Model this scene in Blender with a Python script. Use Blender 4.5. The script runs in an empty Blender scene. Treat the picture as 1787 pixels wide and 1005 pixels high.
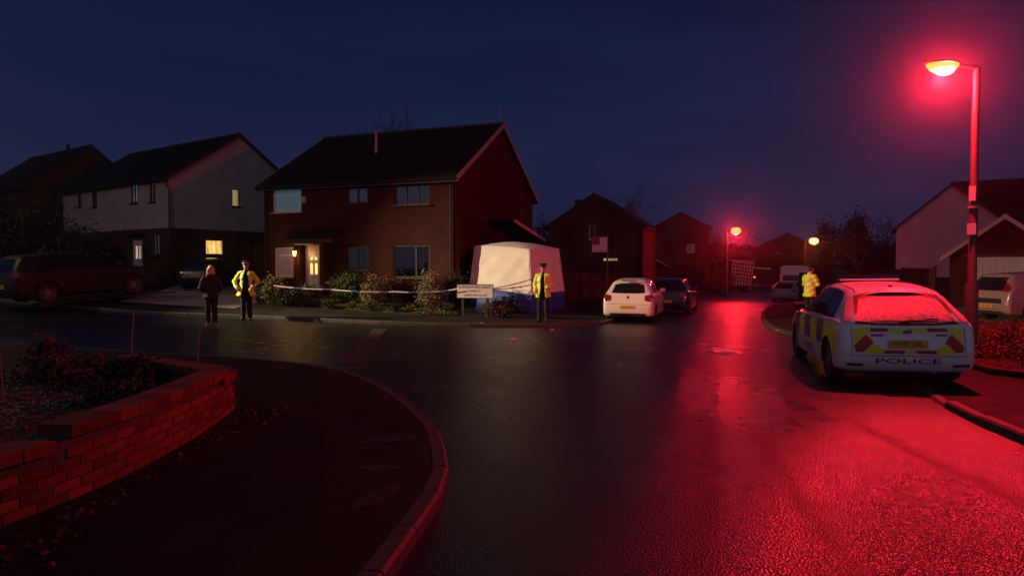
import bpy, bmesh, math, random
import numpy as np
from mathutils import Vector, Matrix
from mathutils.bvhtree import BVHTree
from mathutils.geometry import delaunay_2d_cdt

sc = bpy.context.scene
R = math.radians
rnd = random.Random(7)

# ---------------------------------------------------------------- camera, sky, light, exposure
cam = bpy.data.cameras.new('camera'); camo = bpy.data.objects.new('camera', cam)
sc.collection.objects.link(camo); sc.camera = camo
camo.location = (0, 0, 1.7); camo.rotation_euler = (R(90 - 1.867), 0, 0)
cam.sensor_width = 36; cam.lens = 23.17; cam.clip_end = 2000; cam.clip_start = 0.05
sc.view_settings.view_transform = 'Standard'; sc.view_settings.look = 'None'
sc.view_settings.exposure = 0; sc.view_settings.gamma = 1
sc.cycles.use_denoising = True
sc.cycles.max_bounces = 6; sc.cycles.diffuse_bounces = 3; sc.cycles.glossy_bounces = 3
sc.cycles.transparent_max_bounces = 12; sc.cycles.volume_bounces = 0
sc.cycles.sample_clamp_indirect = 3.0
sc.cycles.sample_clamp_direct = 0

HAZE = 0.0014
world = bpy.data.worlds.new('World'); sc.world = world; world.use_nodes = True
wn = world.node_tree; bg = wn.nodes['Background']
def wnode(t, **k):
    n = wn.nodes.new(t)
    for a, b in k.items(): setattr(n, a, b)
    return n
tc = wnode('ShaderNodeTexCoord'); sx = wnode('ShaderNodeSeparateXYZ')
wn.links.new(tc.outputs['Generated'], sx.inputs[0])
rp = wnode('ShaderNodeValToRGB')
cr = rp.color_ramp; cr.elements[0].position = 0.0; cr.elements[0].color = (.015, .017, .045, 1)
cr.elements[1].position = 0.9; cr.elements[1].color = (.0030, .0048, .0185, 1)
e = cr.elements.new(.12); e.color = (.0120, .0160, .050, 1)
e = cr.elements.new(.24); e.color = (.0080, .0128, .045, 1)
e = cr.elements.new(.42); e.color = (.0040, .0075, .030, 1)
wn.links.new(sx.outputs['Z'], rp.inputs[0])
# thin cloud veil
mp = wnode('ShaderNodeMapping'); mp.inputs['Scale'].default_value = (1.2, 1.2, 5)
wn.links.new(tc.outputs['Generated'], mp.inputs[0])
nz = wnode('ShaderNodeTexNoise'); nz.inputs['Scale'].default_value = 1.7; nz.inputs['Detail'].default_value = 5
wn.links.new(mp.outputs[0], nz.inputs['Vector'])
cm = wnode('ShaderNodeMapRange'); cm.inputs['From Min'].default_value = .45; cm.inputs['From Max'].default_value = .8
cm.inputs['To Min'].default_value = 1.0; cm.inputs['To Max'].default_value = 1.5
wn.links.new(nz.outputs['Fac'], cm.inputs[0])
# the last twilight lies behind the camera
tw = wnode('ShaderNodeMapRange'); tw.inputs['From Min'].default_value = -.2; tw.inputs['From Max'].default_value = 1.0
tw.inputs['To Min'].default_value = 1.0; tw.inputs['To Max'].default_value = 3.9; tw.interpolation_type = 'SMOOTHSTEP'
neg = wnode('ShaderNodeMath', operation='MULTIPLY'); neg.inputs[1].default_value = -1
wn.links.new(sx.outputs['Y'], neg.inputs[0]); wn.links.new(neg.outputs[0], tw.inputs[0])
mu = wnode('ShaderNodeMath', operation='MULTIPLY')
wn.links.new(cm.outputs[0], mu.inputs[0]); wn.links.new(tw.outputs[0], mu.inputs[1])
tm = wnode('ShaderNodeMix', data_type='RGBA'); tm.inputs['B'].default_value = (.031, .026, .038, 1)
tf_ = wnode('ShaderNodeMapRange'); tf_.inputs['From Min'].default_value = -.3; tf_.inputs['From Max'].default_value = .8
wn.links.new(neg.outputs[0], tf_.inputs[0]); wn.links.new(tf_.outputs[0], tm.inputs['Factor']); wn.links.new(rp.outputs[0], tm.inputs['A']); wn.links.new(tm.outputs['Result'], bg.inputs[0]); wn.links.new(mu.outputs[0], bg.inputs[1])

# ---------------------------------------------------------------- materials
MC = {}
def mat(name, col, rough=.7, metal=0, spec=.5, var=0.0, vscale=8, bump=0, bscale=60, emit=None, estr=0, coat=0, wet=None):
    if name in MC: return MC[name]
    m = bpy.data.materials.new(name); m.use_nodes = True; nt = m.node_tree; b = nt.nodes['Principled BSDF']
    b.inputs['Base Color'].default_value = (*col, 1); b.inputs['Roughness'].default_value = rough
    b.inputs['Metallic'].default_value = metal; b.inputs['Specular IOR Level'].default_value = spec
    b.inputs['Coat Weight'].default_value = coat; b.inputs['Coat Roughness'].default_value = .06
    if emit:
        b.inputs['Emission Color'].default_value = (*emit, 1); b.inputs['Emission Strength'].default_value = estr
    t = nt.nodes.new('ShaderNodeTexCoord')
    if var:
        n = nt.nodes.new('ShaderNodeTexNoise'); n.inputs['Scale'].default_value = vscale; n.inputs['Detail'].default_value = 6
        nt.links.new(t.outputs['Object'], n.inputs['Vector'])
        mr = nt.nodes.new('ShaderNodeMapRange'); mr.inputs['From Min'].default_value = .3; mr.inputs['From Max'].default_value = .7
        mr.inputs['To Min'].default_value = 1 - var; mr.inputs['To Max'].default_value = 1 + var
        nt.links.new(n.outputs['Fac'], mr.inputs[0])
        mx = nt.nodes.new('ShaderNodeVectorMath'); mx.operation = 'SCALE'; mx.inputs[0].default_value = col
        nt.links.new(mr.outputs[0], mx.inputs['Scale']); nt.links.new(mx.outputs[0], b.inputs['Base Color'])
    if bump:
        n2 = nt.nodes.new('ShaderNodeTexNoise'); n2.inputs['Scale'].default_value = bscale; n2.inputs['Detail'].default_value = 4
        nt.links.new(t.outputs['Object'], n2.inputs['Vector'])
        bp = nt.nodes.new('ShaderNodeBump'); bp.inputs['Strength'].default_value = bump; bp.inputs['Distance'].default_value = .02
        nt.links.new(n2.outputs['Fac'], bp.inputs['Height']); nt.links.new(bp.outputs[0], b.inputs['Normal'])
    MC[name] = m; return m

def brick_mat(name, c1, c2, mortar):
    m = bpy.data.materials.new(name); m.use_nodes = True; nt = m.node_tree; b = nt.nodes['Principled BSDF']
    g = nt.nodes.new('ShaderNodeNewGeometry'); t = nt.nodes.new('ShaderNodeTexCoord')
    s = nt.nodes.new('ShaderNodeSeparateXYZ'); nt.links.new(t.outputs['Object'], s.inputs[0])
    ad = nt.nodes.new('ShaderNodeMath'); ad.operation = 'ADD'
    nt.links.new(s.outputs['X'], ad.inputs[0]); nt.links.new(s.outputs['Y'], ad.inputs[1])
    cb = nt.nodes.new('ShaderNodeCombineXYZ'); nt.links.new(ad.outputs[0], cb.inputs['X']); nt.links.new(s.outputs['Z'], cb.inputs['Y'])
    br = nt.nodes.new('ShaderNodeTexBrick'); nt.links.new(cb.outputs[0], br.inputs['Vector'])
    br.inputs['Scale'].default_value = 1; br.inputs['Brick Width'].default_value = .225; br.inputs['Row Height'].default_value = .075
    br.inputs['Mortar Size'].default_value = .006; br.inputs['Mortar Smooth'].default_value = .2; br.inputs['Bias'].default_value = 0
    br.inputs['Color1'].default_value = (*c1, 1); br.inputs['Color2'].default_value = (*c2, 1); br.inputs['Mortar'].default_value = (*mortar, 1)
    n = nt.nodes.new('ShaderNodeTexNoise'); n.inputs['Scale'].default_value = .8; n.inputs['Detail'].default_value = 5
    nt.links.new(t.outputs['Object'], n.inputs['Vector'])
    mr = nt.nodes.new('ShaderNodeMapRange'); mr.inputs['To Min'].default_value = .65; mr.inputs['To Max'].default_value = 1.35
    mr.inputs['From Min'].default_value = .3; mr.inputs['From Max'].default_value = .7
    nt.links.new(n.outputs['Fac'], mr.inputs[0])
    mx = nt.nodes.new('ShaderNodeVectorMath'); mx.operation = 'SCALE'
    nt.links.new(br.outputs['Color'], mx.inputs[0]); nt.links.new(mr.outputs[0], mx.inputs['Scale']); nt.links.new(mx.outputs[0], b.inputs['Base Color'])
    bp = nt.nodes.new('ShaderNodeBump'); bp.inputs['Strength'].default_value = .6; bp.inputs['Distance'].default_value = .008; bp.invert = True
    nt.links.new(br.outputs['Fac'], bp.inputs['Height']); nt.links.new(bp.outputs[0], b.inputs['Normal'])
    b.inputs['Roughness'].default_value = .85; b.inputs['Specular IOR Level'].default_value = .25
    return m

def roof_mat(name, col):
    m = bpy.data.materials.new(name); m.use_nodes = True; nt = m.node_tree; b = nt.nodes['Principled BSDF']
    t = nt.nodes.new('ShaderNodeTexCoord')
    s = nt.nodes.new('ShaderNodeSeparateXYZ'); nt.links.new(t.outputs['Object'], s.inputs[0])
    cb = nt.nodes.new('ShaderNodeCombineXYZ'); nt.links.new(s.outputs['X'], cb.inputs['X'])
    ad = nt.nodes.new('ShaderNodeMath'); ad.operation = 'MULTIPLY'; ad.inputs[1].default_value = 1.9
    nt.links.new(s.outputs['Z'], ad.inputs[0]); nt.links.new(ad.outputs[0], cb.inputs['Y'])
    br = nt.nodes.new('ShaderNodeTexBrick'); nt.links.new(cb.outputs[0], br.inputs['Vector'])
    br.inputs['Scale'].default_value = 1; br.inputs['Brick Width'].default_value = .3; br.inputs['Row Height'].default_value = .32
    br.inputs['Mortar Size'].default_value = .015; br.inputs['Mortar Smooth'].default_value = .6
    br.inputs['Color1'].default_value = (*col, 1); br.inputs['Color2'].default_value = (*[c * .65 for c in col], 1); br.inputs['Mortar'].default_value = (*[c * .4 for c in col], 1)
    nt.links.new(br.outputs['Color'], b.inputs['Base Color'])
    bp = nt.nodes.new('ShaderNodeBump'); bp.inputs['Strength'].default_value = .8; bp.inputs['Distance'].default_value = .03; bp.invert = True
    nt.links.new(br.outputs['Fac'], bp.inputs['Height']); nt.links.new(bp.outputs[0], b.inputs['Normal'])
    b.inputs['Roughness'].default_value = .85; b.inputs['Specular IOR Level'].default_value = .2
    return m

def glass_mat(name, tint=(1, 1, 1), fac=.18, rough=.03):
    m = bpy.data.materials.new(name); m.use_nodes = True; nt = m.node_tree
    for n in list(nt.nodes): nt.nodes.remove(n)
    o = nt.nodes.new('ShaderNodeOutputMaterial'); mx = nt.nodes.new('ShaderNodeMixShader')
    tr = nt.nodes.new('ShaderNodeBsdfTransparent'); tr.inputs[0].default_value = (*tint, 1)
    gl = nt.nodes.new('ShaderNodeBsdfGlossy'); gl.inputs['Roughness'].default_value = rough; gl.inputs[0].default_value = (.9, .9, .9, 1)
    lw = nt.nodes.new('ShaderNodeLayerWeight'); lw.inputs[0].default_value = .25
    ma = nt.nodes.new('ShaderNodeMath'); ma.operation = 'ADD'; ma.use_clamp = True; ma.inputs[1].default_value = fac
    nt.links.new(lw.outputs['Fresnel'], ma.inputs[0])
    nt.links.new(ma.outputs[0], mx.inputs[0]); nt.links.new(tr.outputs[0], mx.inputs[1]); nt.links.new(gl.outputs[0], mx.inputs[2])
    nt.links.new(mx.outputs[0], o.inputs[0]); return m

def emit_mat(name, col, s, folds=None):
    m = bpy.data.materials.new(name); m.use_nodes = True; nt = m.node_tree; b = nt.nodes['Principled BSDF']
    b.inputs['Base Color'].default_value = (.5, .45, .35, 1); b.inputs['Emission Color'].default_value = (*col, 1); b.inputs['Emission Strength'].default_value = s
    if folds:
        t = nt.nodes.new('ShaderNodeTexCoord'); w = nt.nodes.new('ShaderNodeTexNoise'); mp_ = nt.nodes.new('ShaderNodeMapping')
        mp_.inputs['Scale'].default_value = (folds, folds, folds * .12); w.inputs['Scale'].default_value = 1; w.inputs['Detail'].default_value = 3
        nt.links.new(t.outputs['Object'], mp_.inputs[0]); nt.links.new(mp_.outputs[0], w.inputs['Vector'])
        mr = nt.nodes.new('ShaderNodeMapRange'); mr.inputs['From Min'].default_value = .35; mr.inputs['From Max'].default_value = .65
        mr.inputs['To Min'].default_value = s * .45; mr.inputs['To Max'].default_value = s * 1.7
        nt.links.new(w.outputs['Fac'], mr.inputs[0]); nt.links.new(mr.outputs[0], b.inputs['Emission Strength'])
    MC[name] = m; return m

def asphalt_mat(name, col, r0, r1, bump=.5, tracks=()):
    m = bpy.data.materials.new(name); m.use_nodes = True; nt = m.node_tree; b = nt.nodes['Principled BSDF']
    t = nt.nodes.new('ShaderNodeTexCoord')
    def noise(sc_, det=4):
        n = nt.nodes.new('ShaderNodeTexNoise'); n.inputs['Scale'].default_value = sc_; n.inputs['Detail'].default_value = det
        nt.links.new(t.outputs['Object'], n.inputs['Vector']); return n
    big = noise(.35, 6); mid = noise(2.2, 6); fine = noise(95, 2); vor = nt.nodes.new('ShaderNodeTexVoronoi'); vor.inputs['Scale'].default_value = 70
    nt.links.new(t.outputs['Object'], vor.inputs['Vector'])
    a = nt.nodes.new('ShaderNodeMath'); a.operation = 'ADD'; nt.links.new(big.outputs['Fac'], a.inputs[0]); nt.links.new(mid.outputs['Fac'], a.inputs[1])
    mr = nt.nodes.new('ShaderNodeMapRange'); mr.inputs['From Min'].default_value = .8; mr.inputs['From Max'].default_value = 1.2
    mr.inputs['To Min'].default_value = r0; mr.inputs['To Max'].default_value = r1
    nt.links.new(a.outputs[0], mr.inputs[0]); nt.links.new(mr.outputs[0], b.inputs['Roughness'])
    m2 = nt.nodes.new('ShaderNodeMapRange'); m2.inputs['To Min'].default_value = .6; m2.inputs['To Max'].default_value = 1.5
    m2.inputs['From Min'].default_value = .3; m2.inputs['From Max'].default_value = .7
    nt.links.new(mid.outputs['Fac'], m2.inputs[0])
    m3 = nt.nodes.new('ShaderNodeMapRange'); m3.inputs['To Min'].default_value = .5; m3.inputs['To Max'].default_value = 1.5
    m3.inputs['From Min'].default_value = .3; m3.inputs['From Max'].default_value = .7
    nt.links.new(fine.outputs['Fac'], m3.inputs[0])
    mm = nt.nodes.new('ShaderNodeMath'); mm.operation = 'MULTIPLY'; nt.links.new(m2.outputs[0], mm.inputs[0]); nt.links.new(m3.outputs[0], mm.inputs[1])
    mx = nt.nodes.new('ShaderNodeVectorMath'); mx.operation = 'SCALE'; mx.inputs[0].default_value = col
    nt.links.new(mm.outputs[0], mx.inputs['Scale']); nt.links.new(mx.outputs[0], b.inputs['Base Color'])
    bp = nt.nodes.new('ShaderNodeBump'); bp.inputs['Strength'].default_value = bump; bp.inputs['Distance'].default_value = .013
    nt.links.new(vor.outputs['Distance'], bp.inputs['Height'])
    bp2 = nt.nodes.new('ShaderNodeBump'); bp2.inputs['Strength'].default_value = .12; bp2.inputs['Distance'].default_value = .03
    nt.links.new(big.outputs['Fac'], bp2.inputs['Height']); nt.links.new(bp.outputs[0], bp2.inputs['Normal'])
    nt.links.new(bp2.outputs[0], b.inputs['Normal']); MC[name] = m
    if tracks:   # drier, rubbed streaks along the wheel paths: rougher and darker
        s_ = nt.nodes.new('ShaderNodeSeparateXYZ'); nt.links.new(t.outputs['Object'], s_.inputs[0])
        def M_(op, a_, b_=None, clamp=False):
            n = nt.nodes.new('ShaderNodeMath'); n.operation = op; n.use_clamp = clamp
            for i, q in enumerate((a_, b_)):
                if q is None: continue
                if isinstance(q, (int, float)): n.inputs[i].default_value = q
                else: nt.links.new(q, n.inputs[i])
            return n.outputs[0]
        n3 = noise(3.5, 5); tot = None
        for (x0, k_, y1, w_, st) in tracks:
            d = M_('SUBTRACT', s_.outputs['X'], M_('ADD', M_('MULTIPLY', s_.outputs['Y'], k_), x0))
            d = M_('ABSOLUTE', M_('ADD', d, M_('MULTIPLY', M_('SUBTRACT', n3.outputs['Fac'], .5), w_ * 2.2)))
            g = M_('SUBTRACT', 1.0, M_('DIVIDE', d, w_), True)
            e_ = M_('SUBTRACT', 1.0, M_('DIVIDE', M_('SUBTRACT', s_.outputs['Y'], y1), 3.0), True)
            g = M_('MULTIPLY', M_('MULTIPLY', g, e_), st)
            tot = g if tot is None else M_('MAXIMUM', tot, g)
        # a smoother film of standing water in the crown of the road
        ex = M_('DIVIDE', M_('SUBTRACT', s_.outputs['X'], 2.9), .95); ey = M_('DIVIDE', M_('SUBTRACT', s_.outputs['Y'], 8.9), 2.1)
        el = M_('ADD', M_('POWER', M_('ABSOLUTE', ex), 2.0), M_('POWER', M_('ABSOLUTE', ey), 2.0))
        el = M_('SUBTRACT', 1.15, M_('ADD', el, M_('MULTIPLY', M_('SUBTRACT', n3.outputs['Fac'], .5), 1.6)), True)
        base_r = M_('SUBTRACT', mr.outputs[0], M_('MULTIPLY', el, .12))
        ro = M_('ADD', base_r, M_('MULTIPLY', tot, .35), True); nt.links.new(ro, b.inputs['Roughness'])
        cf = M_('MULTIPLY', mm.outputs[0], M_('SUBTRACT', 1.0, M_('MULTIPLY', tot, .7))); nt.links.new(cf, mx.inputs['Scale'])
        sp = M_('SUBTRACT', .62, M_('MULTIPLY', tot, .38)); nt.links.new(sp, b.inputs['Specular IOR Level'])
    return m

# ---------------------------------------------------------------- helpers
def link(o): sc.collection.objects.link(o); return o
def tag(o, label=None, cat=None, group=None, kind=None):
    if label: o['label'] = label
    if cat: o['category'] = cat
    if group: o['group'] = group
    if kind: o['kind'] = kind
    return o
def thing(name, label, cat, loc=(0, 0, 0), rz=0, group=None):
    o = link(bpy.data.objects.new(name, None)); o.empty_display_size = .2
    o.location = loc; o.rotation_euler = (0, 0, rz)
    return tag(o, label, cat, group)

class MB:
    def __init__(s): s.v = []; s.f = []; s.m = []
    def add(s, vs, fs, mi=0):
        n = len(s.v); s.v += [tuple(v) for v in vs]; s.f += [tuple(i + n for i in f) for f in fs]; s.m += [mi] * len(fs); return s
    def box(s, c, d, rz=0, mi=0, tilt=None):
        x, y, z = [q / 2 for q in d]
        vs = [(i * x, j * y, k * z) for i in (-1, 1) for j in (-1, 1) for k in (-1, 1)]
        M_ = Matrix.Translation(c) @ Matrix.Rotation(rz, 4, 'Z')
        if tilt: M_ = M_ @ Matrix.Rotation(tilt[1], 4, tilt[0])
        vs = [M_ @ Vector(v) for v in vs]
        return s.add(vs, [(0, 1, 3, 2), (4, 6, 7, 5), (0, 4, 5, 1), (2, 3, 7, 6), (0, 2, 6, 4), (1, 5, 7, 3)], mi)
    def prism(s, poly, p0, p1, mi=0):
        # poly list of 3d offsets, extruded from p0 to p1 (vectors)
        n = len(poly); p0 = Vector(p0); p1 = Vector(p1)
        vs = [Vector(p) + p0 for p in poly] + [Vector(p) + p1 for p in poly]
        fs = [tuple(range(n))[::-1], tuple(range(n, 2 * n))] + [(i, (i + 1) % n, (i + 1) % n + n, i + n) for i in range(n)]
        return s.add(vs, fs, mi)
    def tube(s, pts, r, n=8, mi=0, cap=True):
        pts = [Vector(p) for p in pts]; rs = r if isinstance(r, (list, tuple)) else [r] * len(pts)
        rings = []
        for i, p in enumerate(pts):
            d = (pts[min(i + 1, len(pts) - 1)] - pts[max(i - 1, 0)]).normalized()
            up = Vector((0, 0, 1)) if abs(d.z) < .9 else Vector((1, 0, 0))
            a = d.cross(up).normalized(); b = d.cross(a)
            rings += [p + (a * math.cos(t) + b * math.sin(t)) * rs[i] for t in [2 * math.pi * k / n for k in range(n)]]
        fs = []
        for i in range(len(pts) - 1):
            for k in range(n):
                fs.append((i * n + k, i * n + (k + 1) % n, (i + 1) * n + (k + 1) % n, (i + 1) * n + k))
        if cap: fs += [tuple(range(n))[::-1], tuple(range((len(pts) - 1) * n, len(pts) * n))]
        return s.add(rings, fs, mi)
    def lathe(s, prof, axis='Z', n=24, c=(0, 0, 0), mi=0):
        vs = []; fs = []; m = len(prof)
        for k in range(n):
            t = 2 * math.pi * k / n
            for r, h in prof:
                v = (r * math.cos(t), r * math.sin(t), h)
                if axis == 'Y': v = (v[0], v[2], v[1])
                if axis == 'X': v = (v[2], v[0], v[1])
                vs.append((v[0] + c[0], v[1] + c[1], v[2] + c[2]))
        for k in range(n):
            for i in range(m - 1):
                a = k * m + i; b_ = ((k + 1) % n) * m + i
                fs.append((a, b_, b_ + 1, a + 1))
        return s.add(vs, fs, mi)
    def build(s, name, mats, parent=None, loc=None, rz=0, smooth=False):
        me = bpy.data.meshes.new(name); me.from_pydata(s.v, [], s.f); 
        mats = mats if isinstance(mats, (list, tuple)) else [mats]
        for m in mats: me.materials.append(m)
        if len(mats) > 1: me.polygons.foreach_set('material_index', s.m)
        bm = bmesh.new(); bm.from_mesh(me); bmesh.ops.recalc_face_normals(bm, faces=bm.faces); bm.to_mesh(me); bm.free()
        if smooth:
            me.polygons.foreach_set('use_smooth', [True] * len(me.polygons)); me.set_sharp_from_angle(angle=R(40))
        me.update()
        o = link(bpy.data.objects.new(name, me))
        if parent is not None: o.parent = parent
        if loc is not None: o.location = loc
        if rz: o.rotation_euler = (0, 0, rz)
        return o

def copy_tree(o, parent=None):
    c = o.copy(); link(c); c.parent = parent
    for ch in list(o.children): copy_tree(ch, c)
    return c

def fast_mesh(name, V, F, mats, parent=None, mi=None, smooth=False):
    """V (n,3) array, F (m,k) array of equal size polygons"""
    V = np.asarray(V, dtype=np.float32); F = np.asarray(F, dtype=np.int32); k = F.shape[1]
    me = bpy.data.meshes.new(name)
    me.vertices.add(len(V)); me.vertices.foreach_set('co', V.ravel())
    me.loops.add(F.size); me.loops.foreach_set('vertex_index', F.ravel())
    me.polygons.add(len(F)); me.polygons.foreach_set('loop_start', np.arange(0, F.size, k, dtype=np.int32))
    me.polygons.foreach_set('loop_total', np.full(len(F), k, dtype=np.int32))
    mats = mats if isinstance(mats, (list, tuple)) else [mats]
    for m in mats: me.materials.append(m)
    if mi is not None: me.polygons.foreach_set('material_index', np.asarray(mi, dtype=np.int32))
    if smooth: me.polygons.foreach_set('use_smooth', np.ones(len(F), dtype=bool))
    me.update(calc_edges=True); me.validate()
    o = link(bpy.data.objects.new(name, me))
    if parent is not None: o.parent = parent
    return o

# ---------------------------------------------------------------- lie of the land: gentle fall up the road, banks rising on the left
CP = [(0,0,0),(5,5,-.05),(-6,4,0),(3,13,0),(6,9,-.09),(-4,12,.02),(-8,20,.03),(-3,20,-.07),(1,20,-.13),(4.3,22.8,-.2),(18.1,45,-.68),(16.4,50.5,-.75),(30,68,-.85),
      (8,30,-.36),(-12.6,20.5,.2),(-9.8,12.8,.13),(-15.8,22.1,.36),(-14.5,24.5,.52),(-17.5,33.8,.95),(-27,40,1.1),(-15.4,32,.42),(-10.2,27,.42),(-6.5,25.8,.38),
      (-2.05,24,.12),(1.1,32,.1),(.7,23,-.06),(10,12,-.06),(12,8,.0),(14.5,19,-.05),(-12,4,.12),(-30,46,2.0),(-60,80,2.5),(0,90,-.6),(60,90,-.9),(60,0,.2),(-60,0,.8),(0,-30,0),(21,29,-.1),(10,22,-.17),(13,35,-.5),(34,50,-.6),(-25,18,.5),(0,45,-.35),(23,66,-.8),(60,40,-.4)]
_P = np.array(CP, float)
def _U(r): return np.where(r > 1e-6, r * r * np.log(np.maximum(r, 1e-6)), 0)
_n = len(_P); _K = _U(np.hypot(_P[:, None, 0] - _P[None, :, 0], _P[:, None, 1] - _P[None, :, 1])) + np.eye(_n) * 3.0
_A = np.zeros((_n + 3, _n + 3)); _A[:_n, :_n] = _K; _A[:_n, _n] = 1; _A[:_n, _n + 1:] = _P[:, :2]; _A[_n:, :_n] = _A[:_n, _n:].T
_W = np.linalg.solve(_A, np.concatenate([_P[:, 2], [0, 0, 0]]))
def H(x, y):
    x = np.clip(np.asarray(x, float), -62, 62); y = np.clip(np.asarray(y, float), -30, 92)
    r = np.hypot(x[..., None] - _P[:, 0], y[..., None] - _P[:, 1])
    return _U(r) @ _W[:_n] + _W[_n] + _W[_n + 1] * x + _W[_n + 2] * y
def h(x, y): return float(H(np.array(x), np.array(y)))
# ---------------------------------------------------------------- ground, road, pavements, kerbs
M_road = asphalt_mat('wet_asphalt', (.011, .0105, .010), .27, .36, .42, tracks=((3.5, .05, 6.5, .16, .55), (1.24, .19, 5.0, .15, .40), (-.1, .32, 8.5, .16, .35)))
M_pave = asphalt_mat('damp_footpath', (.011, .010, .0095), .65, .9, .6); M_pave.node_tree.nodes['Principled BSDF'].inputs['Specular IOR Level'].default_value = .25
M_kerb = mat('kerb_concrete', (.058, .052, .046), .6, var=.45, vscale=14, bump=.3, bscale=90)
M_slab = mat('driveway_concrete', (.30, .28, .25), .6, var=.2, vscale=6, bump=.2)
M_soil = mat('bed_soil', (.035, .028, .02), .95, var=.4, vscale=9, bump=.8, bscale=25)
M_lawn = mat('lawn_ground', (.04, .055, .02), .95, var=.3, bump=.6, bscale=40)
M_field = mat('far_ground', (.035, .04, .025), .95, var=.3)

def grid_sheet(name, x0, x1, y0, y1, step, off, m, zf=None):
    xs = np.arange(x0, x1 + 1e-6, step); ys = np.arange(y0, y1 + 1e-6, step)
    X, Y = np.meshgrid(xs, ys); Z = H(X, Y) + off
    V = np.stack([X, Y, Z], -1).reshape(-1, 3); nx = len(xs)
    i, j = np.meshgrid(np.arange(len(ys) - 1), np.arange(nx - 1), indexing='ij'); a = (i * nx + j).ravel()
    return fast_mesh(name, V, np.stack([a, a + 1, a + nx + 1, a + nx], 1), m, smooth=True)
road = tag(grid_sheet('road', -44, 60, -8, 92, 1.0, 0, M_road), kind='structure')
# ground sheet reaching the horizon, with the road area left out
def ring_ground():
    xs = [-320, -150, -44, 8, 60, 150, 320]; ys = [-320, -120, -8, 42, 92, 180, 320]
    V = []; F = []
    for y in ys:
        for x in xs: V.append((x, y, h(x, y) - .02))
    n = len(xs)
    for j in range(len(ys) - 1):
        for i in range(n - 1):
            F.append((j * n + i, j * n + i + 1, (j + 1) * n + i + 1, (j + 1) * n + i))
    V = [(x, y, z - (1.2 if -44 < x < 60 and -8 < y < 92 else 0)) for x, y, z in V]
    F = [f for f in F if not all(-44 <= V[k][0] <= 60 and -8 <= V[k][1] <= 92 for k in f)]
    return fast_mesh('ground', V, F, M_field)
tag(ring_ground(), kind='structure')

def resample(pts, step):
    P = np.array(pts, float)
    # catmull-rom, then even spacing
    Q = []
    for i in range(len(P) - 1):
        p0 = P[max(i - 1, 0)]; p1 = P[i]; p2 = P[i + 1]; p3 = P[min(i + 2, len(P) - 1)]
        for t in np.linspace(0, 1, 12, endpoint=False):
            Q.append(.5 * ((2 * p1) + (-p0 + p2) * t + (2 * p0 - 5 * p1 + 4 * p2 - p3) * t ** 2 + (-p0 + 3 * p1 - 3 * p2 + p3) * t ** 3))
    Q.append(P[-1]); Q = np.array(Q)
    d = np.concatenate([[0], np.cumsum(np.hypot(*np.diff(Q, axis=0).T))]); n = max(2, int(round(d[-1] / step)) + 1)
    s = np.linspace(0, d[-1], n); return np.stack([np.interp(s, d, Q[:, 0]), np.interp(s, d, Q[:, 1])], 1)

def inset(path, w):
    t = np.gradient(path, axis=0); t /= np.hypot(*t.T)[:, None]; n = np.stack([-t[:, 1], t[:, 0]], 1); return path + n * w

def sheet(name, boundary, off, m, step=1.0, parent=None, kind=None, skirt=.18):
    """polygon draped on the land at a given height above it, with a closed edge below"""
    B = [Vector((float(a), float(b))) for a, b in boundary]; n = len(B)
    xs = [p[0] for p in boundary]; ys = [p[1] for p in boundary]
    pts = list(B)
    poly = np.array(boundary, float)
    def inside(x, y):
        c = False; j = n - 1
        for i in range(n):
            xi, yi = poly[i]; xj, yj = poly[j]
            if (yi > y) != (yj > y) and x < (xj - xi) * (y - yi) / (yj - yi + 1e-12) + xi: c = not c
            j = i
        return c
    gx = np.arange(min(xs) + step * .5, max(xs), step); gy = np.arange(min(ys) + step * .5, max(ys), step)
    for x in gx:
        for y in gy:
            if inside(x, y): pts.append(Vector((x, y)))
    r = delaunay_2d_cdt(pts, [(i, (i + 1) % n) for i in range(n)], [], 1, 1e-5)
    V2, F = r[0], r[2]
    V2a = np.array([(v.x, v.y) for v in V2]); o_ = off(V2a[:, 0], V2a[:, 1]) if callable(off) else off
    Z = H(V2a[:, 0], V2a[:, 1]) + o_
    V = [(a, b, c) for (a, b), c in zip(V2a, Z)]; F = [tuple(f) for f in F]
    # skirt
    nb = len(V)
    zo = off(poly[:, 0], poly[:, 1]) if callable(off) else off
    for (x, y), z in zip(boundary, H(poly[:, 0], poly[:, 1]) + zo):
        V.append((x, y, z)); V.append((x, y, z - skirt))
    for i in range(n):
        j = (i + 1) % n; F.append((nb + 2 * i, nb + 2 * j, nb + 2 * j + 1, nb + 2 * i + 1))
    me = bpy.data.meshes.new(name); me.from_pydata(V, [], F); me.materials.append(m)
    bm = bmesh.new(); bm.from_mesh(me); bmesh.ops.remove_doubles(bm, verts=bm.verts, dist=1e-4); bmesh.ops.recalc_face_normals(bm, faces=bm.faces); bm.to_mesh(me); bm.free()
    me.update(); o = link(bpy.data.objects.new(name, me))
    up = sum(p.normal.z * p.area for p in me.polygons)
    if up < 0: me.flip_normals()
    if parent: o.parent = parent
    if kind: o['kind'] = kind
    return o

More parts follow.
